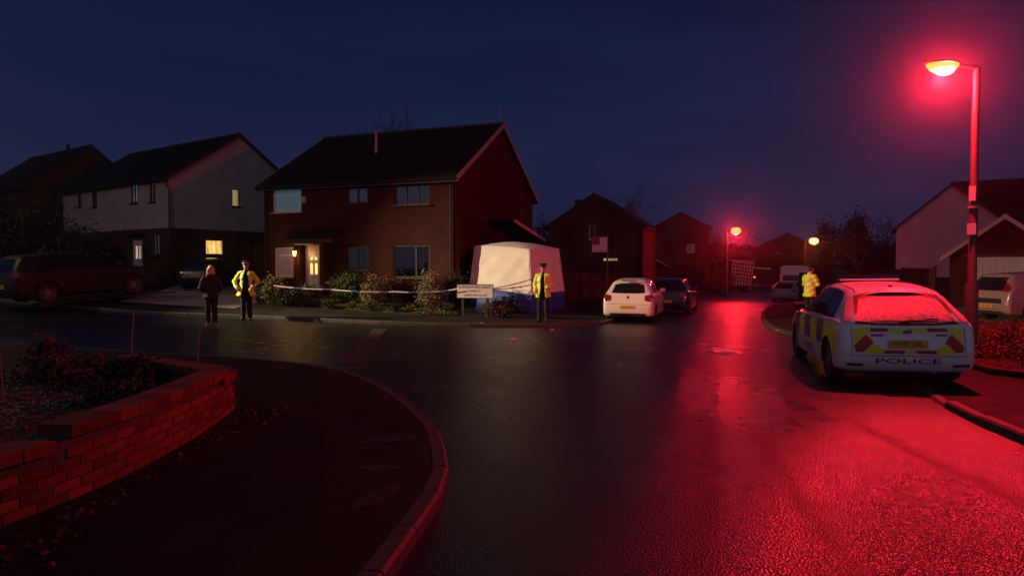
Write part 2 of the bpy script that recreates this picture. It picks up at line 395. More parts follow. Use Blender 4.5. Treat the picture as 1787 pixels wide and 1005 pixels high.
def kerb(name, path, toph, step=.9):
    """a run of kerb stones; the road lies on the right of the path, the land on its left"""
    root = link(bpy.data.objects.new(name, None)); root['kind'] = 'structure'
    p = resample(path, step)
    for a, b in zip(p[:-1], p[1:]):
        d = b - a; L = float(np.hypot(*d)) - .016; mid = (a + b) / 2; ang = math.atan2(d[1], d[0]); tz = toph(mid[0], mid[1])
        za, zb_ = h(*a), h(*b)
        prof = [(0, 0, -.28), (0, 0, tz - .022), (0, .022, tz), (0, .125, tz), (0, .125, -.28)]
        mb = MB(); mb.prism(prof, (-L / 2, 0, 0), (L / 2, 0, 0))
        o = mb.build('kerb_stone', M_kerb, root)
        o.location = (mid[0], mid[1], h(*mid) + rnd.uniform(-.002, .002))
        o.rotation_euler = (0, -math.atan2(zb_ - za, L), ang)
    return root

KW = [(-34,21),(-22,16.8),(-14,14),(-9.8,12.8),(-6.8,11.9),(-4.6,11.35),(-3.1,10.6),(-2.3,9.75),(-1.62,8.68),(-1.08,7.5),(-.74,6.55),(-.54,5.5),(-.5,4.9),(-.56,4.35),(-.68,3.42),(-.85,2.5),(-1.1,1),(-1.5,-1.5),(-2.5,-7)]
KN = [(26,73),(20,66),(15.5,58),(12,48.5),(9,39),(6.4,30.5),(4.3,24.9),(3.3,21.9),(2.6,20.6),(1,19.9),(-.74,19.55),(-3.7,19.8),(-5.1,20.05),(-8.2,20.6),(-12.6,21.0),(-20,24),(-28,28),(-38,33)]
KE = [(4.3,-7),(4.4,0),(4.6,3),(4.85,5),(5.08,6.5),(5.36,7.95),(5.85,9.4),(6.4,11.2),(6.85,13.5),(7.1,16),(7.7,19.7),(9.45,25),(12,31.3),(14.6,37),(17.4,41.3),(20,44.8),(23.5,49),(29,54),(40,61)]
def top_std(x, y): return .105 + 0 * np.asarray(x)
def top_E(x, y):
    y = np.asarray(y, float); x = np.asarray(x, float)
    t = np.clip((y - 7.4) / 1.6, 0, 1) * np.clip((17.5 - y) / 2.0, 0, 1) * np.clip((14 - x) / 3, 0, 1)
    return .105 - .075 * t * t * (3 - 2 * t)
kerb('kerb_near_corner', KW[::-1], top_std, .62)
kerb('kerb_far_side', KN[::-1], top_std)
kerb('kerb_right_side', KE[::-1], top_E)
def land(name, K, tail, top, m, rev=False):
    p = resample(K, .62 if name.endswith('corner') else .9); q = inset(p, .123)
    b = [tuple(v) for v in q] + tail
    return sheet(name, b, lambda x, y: top(x, y) - .006, m, 1.3, kind='structure')
# left of path must be the land
land('pavement_near_corner', KW[::-1], [(-43, 18), (-43, -7)], top_std, M_pave)
land('pavement_far_side', KN[::-1], [(30, 91), (-43, 91), (-43, 45)], top_std, M_pave)
land('pavement_right', KE[::-1], [(59, -7), (59, 61)], top_E, M_pave)
# ---------------------------------------------------------------- houses
M_brick = brick_mat('red_brick', (.060, .0095, .006), (.043, .0075, .005), (.020, .010, .008))
M_brickd = brick_mat('dark_brick', (.08, .03, .02), (.06, .022, .016), (.045, .038, .033))
M_brick4 = brick_mat('plum_brick', (.10, .035, .025), (.075, .028, .02), (.05, .042, .036))
M_render = mat('cream_render', (.36, .31, .30), .85, spec=.2, var=.12, vscale=1.2, bump=.2, bscale=40)
M_render2 = mat('white_render', (.42, .40, .40), .85, spec=.2, var=.1, vscale=1.0, bump=.2, bscale=40)
M_roof = roof_mat('brown_tiles', (.016, .011, .010)); M_roof2 = roof_mat('slate_tiles', (.013, .011, .012))
M_ridge = mat('ridge_tile', (.035, .024, .02), .85, bump=.3)
M_white = mat('white_upvc', (.55, .52, .50), .35); M_wood = mat('dark_stained_frame', (.016, .009, .007), .6)
M_barge = mat('painted_barge', (.30, .26, .24), .5, var=.1); M_barged = mat('dark_barge', (.022, .012, .010), .7)
M_black = mat('black_plastic', (.012, .012, .013), .4); M_steel = mat('galvanised', (.35, .34, .33), .5, metal=.6, var=.15)
M_glass = glass_mat('window_glass', (.8, .85, .88), .10); M_glassd = glass_mat('dark_glass', (.5, .5, .55), .08)
M_net = mat('net_curtain', (.30, .34, .33), .9, var=.25, vscale=10); M_blindp = mat('pink_blind', (.60, .38, .33), .9, emit=(1, .36, .28), estr=.16)
M_netl = mat('lit_net_teal', (.4, .5, .5), .9, emit=(.55, .85, 1.0), estr=.085, var=.3, vscale=6); M_dark = mat('dark_room', (.012, .011, .012), .95); M_cred = mat('red_curtain', (.13, .05, .035), .95, var=.5, vscale=7)
M_litw = emit_mat('lit_curtain_warm', (1.0, .52, .13), 1.6, folds=9)
M_lity = emit_mat('lit_blind_yellow', (1.0, .72, .20), .62, folds=2)
M_litc = emit_mat('lit_net_cool', (.75, .9, 1.0), .55, folds=6)
M_litd = emit_mat('lit_net_dim', (1.0, .8, .55), .16, folds=5)
M_litg = emit_mat('lit_frosted_glass', (1.0, .78, .2), .95, folds=7)
M_litlow = emit_mat('lit_door_glass', (1.0, .75, .5), .35, folds=8)

def window(house, pos, rz, w, hh, frame, mull=(), transom=None, curtain=None, split=None, sill=True, glass=None, setb=.07, cur_gap=.10, name='window'):
    glass = glass or M_glass
    mb = MB(); f = .055; dp = .07
    mb.box((0, 0, f / 2), (w, dp, f)); mb.box((0, 0, hh - f / 2), (w, dp, f))
    for s in (-1, 1): mb.box((s * (w / 2 - f / 2), 0, hh / 2), (f, dp, hh - 2 * f))
    for q in mull: mb.box((-w / 2 + w * q, 0, hh / 2), (f * 1.2, dp - .006, hh - 2 * f))
    edges = [f] + [w * q for q in mull] + [w - f]
    if transom: mb.box((0, .002, transom), (w - 2 * f, dp - .012, f))
    o = mb.build(name, frame, house, pos, rz)
    o.location = Vector(pos) + Matrix.Rotation(rz, 3, 'Z') @ Vector((0, setb, 0))
    zr = [(f, transom - f / 2), (transom + f / 2, hh - f)] if transom else [(f, hh - f)]
    for i in range(len(edges) - 1):
        a = edges[i] + (f * .6 if i else 0); b = edges[i + 1] - (f * .6 if i < len(edges) - 2 else 0)
        for z0, z1 in zr:
            MB().box((-w / 2 + (a + b) / 2, 0, (z0 + z1) / 2), (b - a + .01, .012, z1 - z0 + .01)).build('pane', glass, o)
    if curtain:
        n = max(10, int(w / .03)); V = []; F = []
        for i in range(n + 1):
            x = -w / 2 + w * i / n; y = cur_gap + .012 * math.sin(i * 1.9) + .006 * math.sin(i * .7)
            V += [(x, y, 0), (x, y, hh)]
        F = [(2 * i, 2 * i + 2, 2 * i + 3, 2 * i + 1) for i in range(n)]
        m = MB(); m.add(V, F); m.build('curtain', curtain, o)
    if sill: MB().box((0, -.09, -.03), (w + .12, .18, .05)).build('sill', M_barged if frame is M_wood else M_slab, o)
    return o

def house(name, label, o, rz, zg, L, D, eave, ridge, wins, bands, roofm, bargem, wallname='wall', over=.28, group=None, cat='house', gutter=True, roof_end=True, ridge_tiles=True, base=-.6, verge=.18):
    """o = left front corner; x along the front, y into the depth; absolute heights; bands = [(z0, z1, material, proud)]"""
    root = thing(name, label, cat, (o[0], o[1], zg), rz, group)
    ev = eave - zg; rg = ridge - zg; T = .26
    for (b0, b1, bm_, proud) in bands:
        b0 = base if b0 is None else b0 - zg; b1 = ev if b1 is None else b1 - zg
        mb = MB()
        for wl, W_ in (('F', L), ('B', L), ('R', D), ('L', D)):
            def P(t, z, dep):
                dd = dep - proud
                return {'F': (t, dd, z), 'B': (t, D - dd, z), 'R': (L - dd, t, z), 'L': (dd, t, z)}[wl]
            hs = [(a, b, max(c - zg, b0), min(d - zg, b1)) for (ww, a, b, c, d) in [(x['wall'], x['t0'], x['t1'], x['z0'], x['z1']) for x in wins if not x.get('surface')] if ww == wl]
            hs = [q for q in hs if q[3] > q[2]]
            e0, e1 = (-proud, W_ + proud)
            xs = sorted({e0, e1} | {q[0] for q in hs} | {q[1] for q in hs}); zs = sorted({b0, b1} | {q[2] for q in hs} | {q[3] for q in hs})
            for i in range(len(xs) - 1):
                for j in range(len(zs) - 1):
                    cx, cz = (xs[i] + xs[i + 1]) / 2, (zs[j] + zs[j + 1]) / 2
                    if any(q[0] < cx < q[1] and q[2] < cz < q[3] for q in hs): continue
                    mb.add([P(xs[i], zs[j], 0), P(xs[i + 1], zs[j], 0), P(xs[i + 1], zs[j + 1], 0), P(xs[i], zs[j + 1], 0)], [(0, 1, 2, 3)])
            for a, b, c, d in hs:
                for (p, q) in (((a, c), (b, c)), ((b, c), (b, d)), ((b, d), (a, d)), ((a, d), (a, c))):
                    mb.add([P(*p, 0), P(*q, 0), P(*q, T), P(*p, T)], [(0, 1, 2, 3)])
        if abs(b1 - ev) < 1e-6:
            for x in (-proud, L + proud):
                k = (rg - ev) / (D / 2)
                mb.add([(x, -proud, b1), (x, D + proud, b1), (x, D / 2, b1 + (D / 2) * k)], [(0, 1, 2)])
        mb.build('wall', bm_, root)
    # roof: two slabs
    k = (rg - ev) / (D / 2); th = .12; oe = over; rz_t = rg + .10
    for s in (0, 1):
        ye = -oe if s == 0 else D + oe; yr = D / 2; ze = rz_t - k * (D / 2 + oe)
        poly = [(0, ye, ze), (0, yr, rz_t), (0, yr, rz_t - th), (0, ye, ze - th)]
        if s == 1: poly = [(0, ye, ze), (0, yr + .001, rz_t - .001), (0, yr + .001, rz_t - th - .001), (0, ye, ze - th)]
        MB().prism(poly, (-verge, 0, 0), (L + verge, 0, 0)).build('roof', roofm, root)
    if ridge_tiles:
        mb = MB(); n = int((L + 2 * verge) / .45); st = (L + 2 * verge) / n
        for i in range(n):
            x = -verge + st * (i + .5)
            mb.prism([(0, -.14, rz_t - .06), (0, -.07, rz_t + .04), (0, .07, rz_t + .04), (0, .14, rz_t - .06)], (x - st * .49, D / 2, 0), (x + st * .49, D / 2, 0))
        r = mb.build('ridge_tiles', M_ridge, root); r['kind'] = 'stuff'
    for x in (-verge - .026, L + verge + .001):
        for s in (0, 1):
            ye = -oe if s == 0 else D + oe; ze = rz_t - k * (D / 2 + oe)
            MB().prism([(0, ye, ze + .01), (0, D / 2, rz_t + .01), (0, D / 2, rz_t - .19), (0, ye, ze - .19)], (x, 0, 0), (x + .025, 0, 0)).build('bargeboard', bargem, root)
    if gutter:
        for y in (-oe - .05, D + oe + .05):
            ze = rz_t - k * (D / 2 + oe) - .10
            MB().tube([(-verge, y, ze), (L + verge, y, ze)], .055, 6).build('gutter', M_black, root)
            MB().box((L / 2, y + (.07 if y < 0 else -.07), ze - .04), (L + 2 * verge - .01, .025, .16)).build('fascia', M_barged, root)
    for w in wins:
        t0, t1, z0, z1 = w['t0'], w['t1'], w['z0'] - zg, w['z1'] - zg; c = (t0 + t1) / 2
        pos, r = {'F': ((c, 0, z0), 0), 'R': ((L, c, z0), math.pi / 2), 'L': ((0, c, z0), -math.pi / 2), 'B': ((c, D, z0), math.pi)}[w['wall']]
        if w.get('door'):
            w['door'](root, pos, r, t1 - t0, z1 - z0); continue
        window(root, pos, r, t1 - t0, z1 - z0, w.get('frame', M_white), w.get('mull', ()), w.get('transom'), w.get('curtain', M_dark), glass=w.get('glass'), sill=w.get('sill', True), cur_gap=w.get('gap', .10), setb=w.get('setb', .07))
    return root

def W(wall, t0, z0, t1, z1, **k): return dict(wall=wall, t0=t0, t1=t1, z0=z0, z1=z1, **k)

def panel_door(litmat, style):
    def f(root, pos, rz, w, hh):
        fr = MB()
        for s in (-1, 1): fr.box((s * (w / 2 - .03), 0, hh / 2), (.06, .09, hh))
        fr.box((0, 0, hh - .03), (w - .12, .085, .06))
        o = fr.build('door_frame', M_white, root); o.rotation_euler = (0, 0, rz); o.location = Vector(pos) + Matrix.Rotation(rz, 3, 'Z') @ Vector((0, .06, 0))
        d = MB(); iw = w - .13; ih = hh - .07
        d.box((0, 0, ih / 2), (iw, .05, ih))
        if style == 'fan':
            for s in (-1, 1): d.box((s * iw * .2, -.03, ih * .27), (iw * .28, .014, ih * .32))
        dd = d.build('door', M_white, root); dd.rotation_euler = (0, 0, rz); dd.location = Vector(pos) + Matrix.Rotation(rz, 3, 'Z') @ Vector((0, .07, .005))
        if style == 'fan':
            mb = MB(); zc = ih * .74; r_ = iw * .27
            for k in range(3):   # the sunburst top light in three pieces
                a0, a1 = math.pi * (k / 3 + .03), math.pi * ((k + 1) / 3 - .03)
                pts = [(.03 * math.cos((a0 + a1) / 2), .03 * math.sin((a0 + a1) / 2))] + [(r_ * math.cos(a0 + (a1 - a0) * q / 5), r_ * math.sin(a0 + (a1 - a0) * q / 5)) for q in range(6)]
                p = MB(); p.prism([(x, 0, z + zc) for x, z in pts], (0, -.034, 0), (0, -.026, 0)); p.build('door_light', litmat, dd)
            for s in (-1, 1):
                cx = s * iw * .17; p = MB(); pts = [(cx - .06, ih * .46), (cx + .06, ih * .46), (cx + .06, ih * .66), (cx, ih * .69), (cx - .06, ih * .66)]
                p.prism([(x, 0, z) for x, z in pts], (0, -.034, 0), (0, -.026, 0)); p.build('door_light', litmat, dd)
            MB().box((0, -.04, ih * .40), (.26, .02, .05)).build('letter_box', M_barge, dd)
        else:
            for s in (-1, 1): MB().box((s * iw * .2, -.03, ih * .70), (iw * .22, .012, ih * .34)).build('door_light', litmat, dd)
        MB().box((iw * .40, -.045, ih * .46), (.03, .04, .18)).build('handle', M_steel, dd)
    return f

# --- the brick house in the middle
Lb, Db = 8.67, 8.6
brick = house('brick_house', 'two-storey red brick house with lit white front door behind the police tape', (-10.15, 27.06), R(-20.7), .42, Lb, Db, 5.02, 7.62, [
    W('F', .46, 3.88, 1.86, 4.86, mull=(), transom=.66, curtain=M_netl, gap=.04), W('F', 4.02, 4.12, 4.96, 4.84, mull=(.5,), frame=M_wood, curtain=M_net),
    W('F', 6.12, 3.99, 7.60, 4.86, mull=(.33, .67), frame=M_wood, curtain=M_net),
    W('F', .52, 1.29, 1.60, 2.47, transom=.86, curtain=M_blindp), W('F', 2.02, .47, 2.80, 2.53, door=panel_door(M_litg, 'fan')),
    W('F', 3.94, 1.55, 4.96, 2.50, mull=(.5,), frame=M_wood, curtain=M_dark), W('F', 6.05, 1.28, 7.60, 2.50, mull=(.62,), frame=M_wood, curtain=M_cred),
    W('R', .35, .3, 1.5, 2.1, frame=M_wood, curtain=M_dark, sill=False)],
    [(None, None, M_brick, 0)], M_roof, M_barge)
# pieces fixed to it
p = MB()   # porch roof: mono-pitch canopy with cheeks
p.prism([(0, 0, 2.83), (0, -.62, 2.36), (0, -.62, 2.28), (0, 0, 2.66)], (1.50, 0, 0), (3.72, 0, 0)); p.build('porch_roof', M_roof, brick)
MB().box((2.61, -.632, 2.27), (2.26, .024, .13)).build('fascia', M_barged, brick)
MB().box((2.38, -.30, 2.16), (.86, .50, .05)).build('door_canopy', M_white, brick)
MB().box((1.80, -.13, 1.00), (.30, .24, 2.2)).build('brick_pier', M_brick, brick)
MB().box((2.92, -.10, 1.00), (.16, .18, 2.2)).build('porch_cheek', M_brick, brick)
MB().box((2.38, -.45, -.10), (.80, .7, .18)).build('doorstep', M_slab, brick)
MB().box((2.02, -.05, 3.92), (.20, .10, .26)).build('alarm_box', M_barge, brick)
MB().box((8.72, 6.8, 3.75), (.10, .32, .34)).build('alarm_box', M_barged, brick)
MB().tube([(3.95, 2.2, 5.8), (3.95, 2.2, 6.95)], .055, 8).build('flue_pipe', M_barge, brick)
MB().tube([(0.12, -.08, 4.4), (.12, -.08, .1)], .035, 6).build('downpipe', M_black, brick)
MB().tube([(8.5, -.08, 4.4), (8.5, -.08, .1)], .035, 6).build('downpipe', M_black, brick)
# lean-to at the gable
lt = MB(); lt.prism([(0, 2.9, 3.15), (0, 6.9, 2.50), (0, 6.9, 2.38), (0, 2.9, 3.03)], (8.68, 0, 0), (9.85, 0, 0)); lt.build('side_porch_roof', M_roof, brick)
for y_ in (3.3, 6.5): MB().box((9.2, y_, .8), (1.0, .12, 2.4)).build('side_porch_wall', M_brick, brick)
MB().prism([(0, 2.88, 3.17), (0, 6.92, 2.52), (0, 6.92, 2.38), (0, 2.88, 3.03)], (9.852, 0, 0), (9.88, 0, 0)).build('bargeboard', M_barge, brick)

# --- cream house on the left
cream = house('rendered_house', 'cream rendered house over a dark brick ground floor with a lit orange window', (-27.4, 40.45), R(-34), 1.0, 11.9, 8.0, 6.32, 9.0, [
    W('F', 8.14, 5.10, 8.81, 6.22, frame=M_wood, curtain=M_litc, gap=.02, setb=.03), W('F', 10.08, 5.06, 10.68, 6.12, frame=M_wood, curtain=M_litd, gap=.02, setb=.03),
    W('F', 1.79, 5.2, 2.38, 6.2, frame=M_wood, curtain=M_dark), W('F', 3.6, 5.1, 4.3, 6.2, frame=M_wood, curtain=M_dark),
    W('F', 10.28, 2.28, 11.25, 3.38, frame=M_wood, mull=(), curtain=M_litd, gap=.02, setb=.03), W('F', 8.2, 1.06, 9.2, 3.12, door=panel_door(M_litlow, 'twin')),
    W('R', 3.55, 5.03, 4.05, 6.02, frame=M_wood, curtain=M_lity), W('R', 1.95, 2.33, 3.03, 3.15, frame=M_wood, curtain=M_litw, sill=True)],
    [(None, 3.68, M_brickd, 0), (3.68, None, M_render, .03)], M_roof2, M_barged)
MB().tube([(11.95, -.36, 5.12), (12.02, -.2, 4.9), (12.02, -.06, 4.7), (12.02, -.06, 2.7)], .04, 6).build('downpipe', M_black, cream)
MB().prism([(0, -.25, 2.35), (0, .0, 2.5), (0, 0, 2.3)], (7.9, 0, 0), (9.5, 0, 0)).build('door_canopy', M_roof2, cream)
gp = MB(); gp.box((13.2, 6.2, .95), (2.3, 2.8, 2.3)); gpo = gp.build('garage', M_brickd, cream)
MB().prism([(0, 4.6, 2.12), (0, 7.8, 2.12), (0, 7.8, 2.26), (0, 4.6, 2.26)], (12.0, 0, 0), (14.5, 0, 0)).build('garage_roof', M_roof2, cream)

# --- farther houses
far_house = house('dark_tiled_house', 'dark unlit house behind dark trees, leftmost in the row', (-39.6, 48.5), R(-34), 2.0, 10, 7.5, 7.0, 10.0, [W('R', 3.4, 7.1, 4.1, 8.0, frame=M_wood)], [(None, None, M_brickd, 0)], M_roof2, M_barged)
MB().tube([(6.5, 3.75, 7.9), (6.5, 3.75, 8.5)], .12, 8).build('flue_pipe', M_brickd, far_house)
gable1 = house('gabled_brick_house', 'dark brick house seen gable-end on, behind the estate sign', (5.1, 54.9), R(-110), -.35, 7.3, 6.8, 4.62, 6.75, [
    W('R', 3.05, 3.6, 3.52, 4.6, frame=M_white, curtain=M_net), W('R', 4.05, 2.05, 5.15, 2.32, frame=M_wood, curtain=M_lity, sill=False)], [(None, None, M_brick4, 0)], M_roof, M_barged)
MB().box((5.2, 1.9, 6.2), (.55, .75, 1.6)).build('chimney', M_brick4, gable1)
MB().box((7.36, 6.7, 2.2), (.05, .35, 5.2)).build('corner_pier', M_brick, gable1)
gable2 = house('gabled_brick_house', 'smaller gabled house with twin upper window, behind the hedge beyond the dark car', (17.3, 79.8), R(-104), -.4, 8, 5.9, 5.9, 7.5, [
    W('R', 2.4, 6.0, 3.3, 6.75, frame=M_white, mull=(.5,), curtain=M_net), W('R', 3.6, 3.2, 4.4, 4.1, frame=M_white, curtain=M_dark)], [(None, None, M_brick4, 0)], M_roof, M_barged)
po = MB(); po.prism([(0, -.9, 1.9), (0, .55, 2.75), (0, 2.0, 1.9), (0, 2.0, 1.8), (0, .55, 2.62), (0, -.9, 1.8)], (8.02, 0, 0), (10.2, 0, 0)); po.build('porch_roof', M_roof, gable2)
po = MB(); po.prism([(0, -.95, 1.95), (0, .55, 2.85), (0, 2.05, 1.95), (0, 2.05, 1.78), (0, .55, 2.66), (0, -.95, 1.78)], (10.21, 0, 0), (10.25, 0, 0)); po.build('bargeboard', M_barge, gable2)
gable3 = house('gabled_brick_house', 'distant dark gabled house between the two far street lamps', (38.2, 107.5), R(-110), -.6, 8, 11.5, 3.8, 6.6, [W('R', 4, 3.5, 5, 4.4, frame=M_wood)], [(None, None, M_brickd, 0)], M_roof2, M_barged)
low = house('bungalow', 'low dark building behind the fence left of the pale house', (41, 72), R(-84), -.6, 9, 8, 2.6, 5.0, [], [(None, None, M_brickd, 0)], M_roof2, M_barge)

# --- right side: pale house with cross wing, and garage in front of it
pale = house('pale_house', 'pale rendered house with tall plain gable behind the garage', (32.9, 56.5), R(-120), -.7, 7, 6.9, 4.72, 7.75, [], [(None, .9, M_brickd, 0), (.9, None, M_render2, .03)], M_roof, M_barged)
wg = house('tiled_house', 'wide dark tiled roof of the house behind the garage, right edge of the street', (36.2, 53.5), R(-30), -.7, 14, 9, 5.0, 8.9, [W('F', 6, 3.2, 8, 4.4, frame=M_wood, mull=(.5,))], [(None, None, M_brick4, 0)], M_roof, M_barged)
garage = house('garage', 'brick garage with pale up-and-over door and white bargeboards', (22.3, 33.6), R(-123), -.08, 6, 3.62, 2.32, 3.76, [], [(None, None, M_brick, 0)], M_roof, M_barge, cat='garage', over=.42, verge=.35, gutter=False)
MB().prism([(0, .72, -.02), (0, 3.0, -.02), (0, 3.0, 2.17), (0, .72, 2.17)], (6.02, 0, 0), (6.06, 0, 0)).build('garage_door', M_render2, garage)
gr = MB()
for k in range(9): gr.box((6.068, .84 + k * .24, 1.07), (.012, .03, 2.1))
g_ = gr.build('door_rib', M_render2, garage); g_['kind'] = 'stuff'
MB().box((6.07, 1.95, 2.24), (.06, 3.1, .06)).build('lintel', M_black, garage)
# ---------------------------------------------------------------- vehicles
def paint(name, col, rough=.25, coat=.6): return mat(name, col, rough, coat=coat, spec=.5, bump=.02, bscale=300)
P_white = paint('white_paint', (.74, .74, .78)); P_polo = paint('off_white_paint', (.70, .68, .62)); P_blue = paint('dark_blue_paint', (.012, .02, .05))
P_silver = paint('silver_blue_paint', (.20, .24, .30)); P_grey = mat('dark_grey_paint', (.018, .016, .013), .5, spec=.25); P_black = paint('black_paint', (.012, .012, .014)); P_sil = paint('silver_paint', (.22, .22, .20)); P_van = paint('van_white', (.55, .55, .56))
M_carglass = mat('tinted_car_glass', (.010, .010, .012), .06, spec=.6); M_misted = mat('misted_rear_glass', (.18, .14, .15), .30, spec=.9, coat=.6, bump=.4, bscale=120, var=.35, vscale=3.5)
M_tyre = mat('tyre_rubber', (.012, .012, .012), .8); M_rim = mat('alloy_wheel', (.13, .125, .12), .45, metal=.2); M_trim = mat('black_trim', (.012, .012, .013), .45)
M_tail = mat('red_lens', (.16, .006, .006), .12, spec=.8, emit=None, estr=0); M_clearlens = mat('clear_lens', (.45, .42, .42), .1, spec=.8); M_head = mat('headlamp_lens', (.4, .4, .4), .08, spec=.8)
M_plate = mat('yellow_plate', (.55, .38, .03), .5); M_ink = mat('plate_lettering', (.01, .01, .01), .6)
M_hy = mat('fluorescent_yellow_vinyl', (.74, .80, .015), .4); M_bl = mat('blue_vinyl', (.012, .03, .28), .4); M_rd = mat('red_vinyl', (.42, .012, .02), .4); M_navy = mat('navy_lettering', (.01, .012, .06), .5)
M_chrome = mat('chrome', (.6, .6, .6), .15, metal=1); M_badge = mat('badge_blue', (.03, .06, .2), .25)
M_lamp = mat('indicator_amber', (.5, .2, .02), .2)

def wiper_arcs(m):   # arcs left by the wiper in the dew
    nt = m.node_tree; b = nt.nodes['Principled BSDF']; t = nt.nodes.new('ShaderNodeTexCoord'); mp_ = nt.nodes.new('ShaderNodeMapping'); mp_.inputs['Location'].default_value = (0, .02, -.90)
    nt.links.new(t.outputs['Object'], mp_.inputs[0]); s_ = nt.nodes.new('ShaderNodeSeparateXYZ'); nt.links.new(mp_.outputs[0], s_.inputs[0]); c_ = nt.nodes.new('ShaderNodeCombineXYZ'); nt.links.new(s_.outputs['Y'], c_.inputs['X']); nt.links.new(s_.outputs['Z'], c_.inputs['Y'])
    w = nt.nodes.new('ShaderNodeTexWave'); w.wave_type = 'RINGS'; w.rings_direction = 'SPHERICAL'; w.inputs['Scale'].default_value = 3.2; w.inputs['Distortion'].default_value = 7; w.inputs['Detail'].default_value = 4
    nt.links.new(c_.outputs[0], w.inputs['Vector']); r = nt.nodes.new('ShaderNodeMapRange'); r.inputs['To Min'].default_value = .20; r.inputs['To Max'].default_value = .36; nt.links.new(w.outputs['Fac'], r.inputs[0]); nt.links.new(r.outputs[0], b.inputs['Roughness'])
    old = b.inputs['Base Color'].links[0].from_socket; mx = nt.nodes.new('ShaderNodeVectorMath'); mx.operation = 'SCALE'; r2 = nt.nodes.new('ShaderNodeMapRange'); r2.inputs['To Min'].default_value = .84; r2.inputs['To Max'].default_value = 1.12
    nt.links.new(w.outputs['Fac'], r2.inputs[0]); nt.links.new(old, mx.inputs[0]); nt.links.new(r2.outputs[0], mx.inputs['Scale']); nt.links.new(mx.outputs[0], b.inputs['Base Color'])
wiper_arcs(M_misted)
def catmull(P, n):
    P = np.asarray(P, float); out = []
    for i in range(len(P) - 1):
        p0 = P[max(i - 1, 0)]; p1 = P[i]; p2 = P[i + 1]; p3 = P[min(i + 2, len(P) - 1)]
        for t in np.linspace(0, 1, n, endpoint=False):
            m1 = (p2 - p0) * .5 * .8; m2 = (p3 - p1) * .5 * .8
            out.append((2 * t**3 - 3 * t**2 + 1) * p1 + (t**3 - 2 * t**2 + t) * m1 + (-2 * t**3 + 3 * t**2) * p2 + (t**3 - t**2) * m2)
    out.append(P[-1]); return np.array(out)

HATCH = [ # x, underside, belt, top, half width, roof half width  (for L 4.34, W 1.84, H 1.50)
 (0.00,.40,.56,.60,.74,.52),(0.025,.33,.66,.70,.82,.60),(.06,.27,.80,.84,.865,.66),(.10,.23,.89,.945,.885,.76),(.16,.21,.93,1.01,.90,.77),(.26,.20,.945,1.09,.908,.74),(.38,.19,.955,1.19,.914,.70),(.54,.19,.965,1.31,.917,.66),
 (.70,.18,.97,1.415,.918,.62),(.95,.18,.96,1.46,.92,.585),(1.5,.17,.95,1.495,.92,.585),(2.0,.17,.94,1.49,.92,.58),(2.35,.17,.93,1.455,.92,.57),(2.7,.17,.92,1.34,.92,.56),(3.0,.17,.91,1.18,.918,.58),(3.25,.17,.90,1.03,.912,.62),
 (3.38,.17,.88,.965,.908,.66),(3.6,.18,.86,.93,.90,.66),(3.9,.19,.80,.86,.87,.62),(4.12,.2,.72,.77,.81,.56),(4.26,.22,.62,.66,.72,.5),(4.34,.30,.50,.54,.60,.42)]
ESTATE = [(0.00,.42,.60,.66,.74,.56),(0.03,.34,.72,.80,.83,.62),(.07,.28,.88,.98,.875,.68),(.12,.24,.96,1.10,.89,.70),(.22,.21,1.0,1.28,.90,.68),(.36,.20,1.0,1.42,.91,.66),
 (.5,.19,1.0,1.455,.915,.65),(.95,.18,.99,1.48,.92,.64),(1.5,.17,.98,1.50,.92,.63),(2.0,.17,.97,1.49,.92,.62),(2.35,.17,.96,1.455,.92,.60),(2.7,.17,.95,1.34,.92,.58),(3.0,.17,.94,1.18,.918,.60),(3.25,.17,.92,1.04,.912,.64),
 (3.38,.17,.90,.98,.908,.66),(3.6,.18,.87,.94,.90,.66),(3.9,.19,.82,.88,.87,.62),(4.12,.2,.74,.79,.81,.56),(4.26,.22,.63,.68,.72,.5),(4.34,.30,.50,.54,.60,.42)]
VAN = [(0.00,.45,.66,.70,.80,.74),(.02,.34,.96,1.05,.88,.80),(.05,.28,.97,1.30,.91,.84),(.09,.26,.97,1.44,.915,.84),(.2,.25,.97,1.495,.92,.84),(1.5,.25,.97,1.50,.92,.84),(2.6,.25,.96,1.50,.92,.82),(3.1,.25,.94,1.47,.92,.78),(3.4,.25,.90,1.32,.915,.74),(3.75,.25,.84,1.04,.91,.74),
 (3.9,.26,.76,.86,.89,.70),(4.15,.28,.66,.74,.84,.66),(4.28,.3,.56,.62,.78,.60),(4.34,.36,.46,.50,.68,.52)]

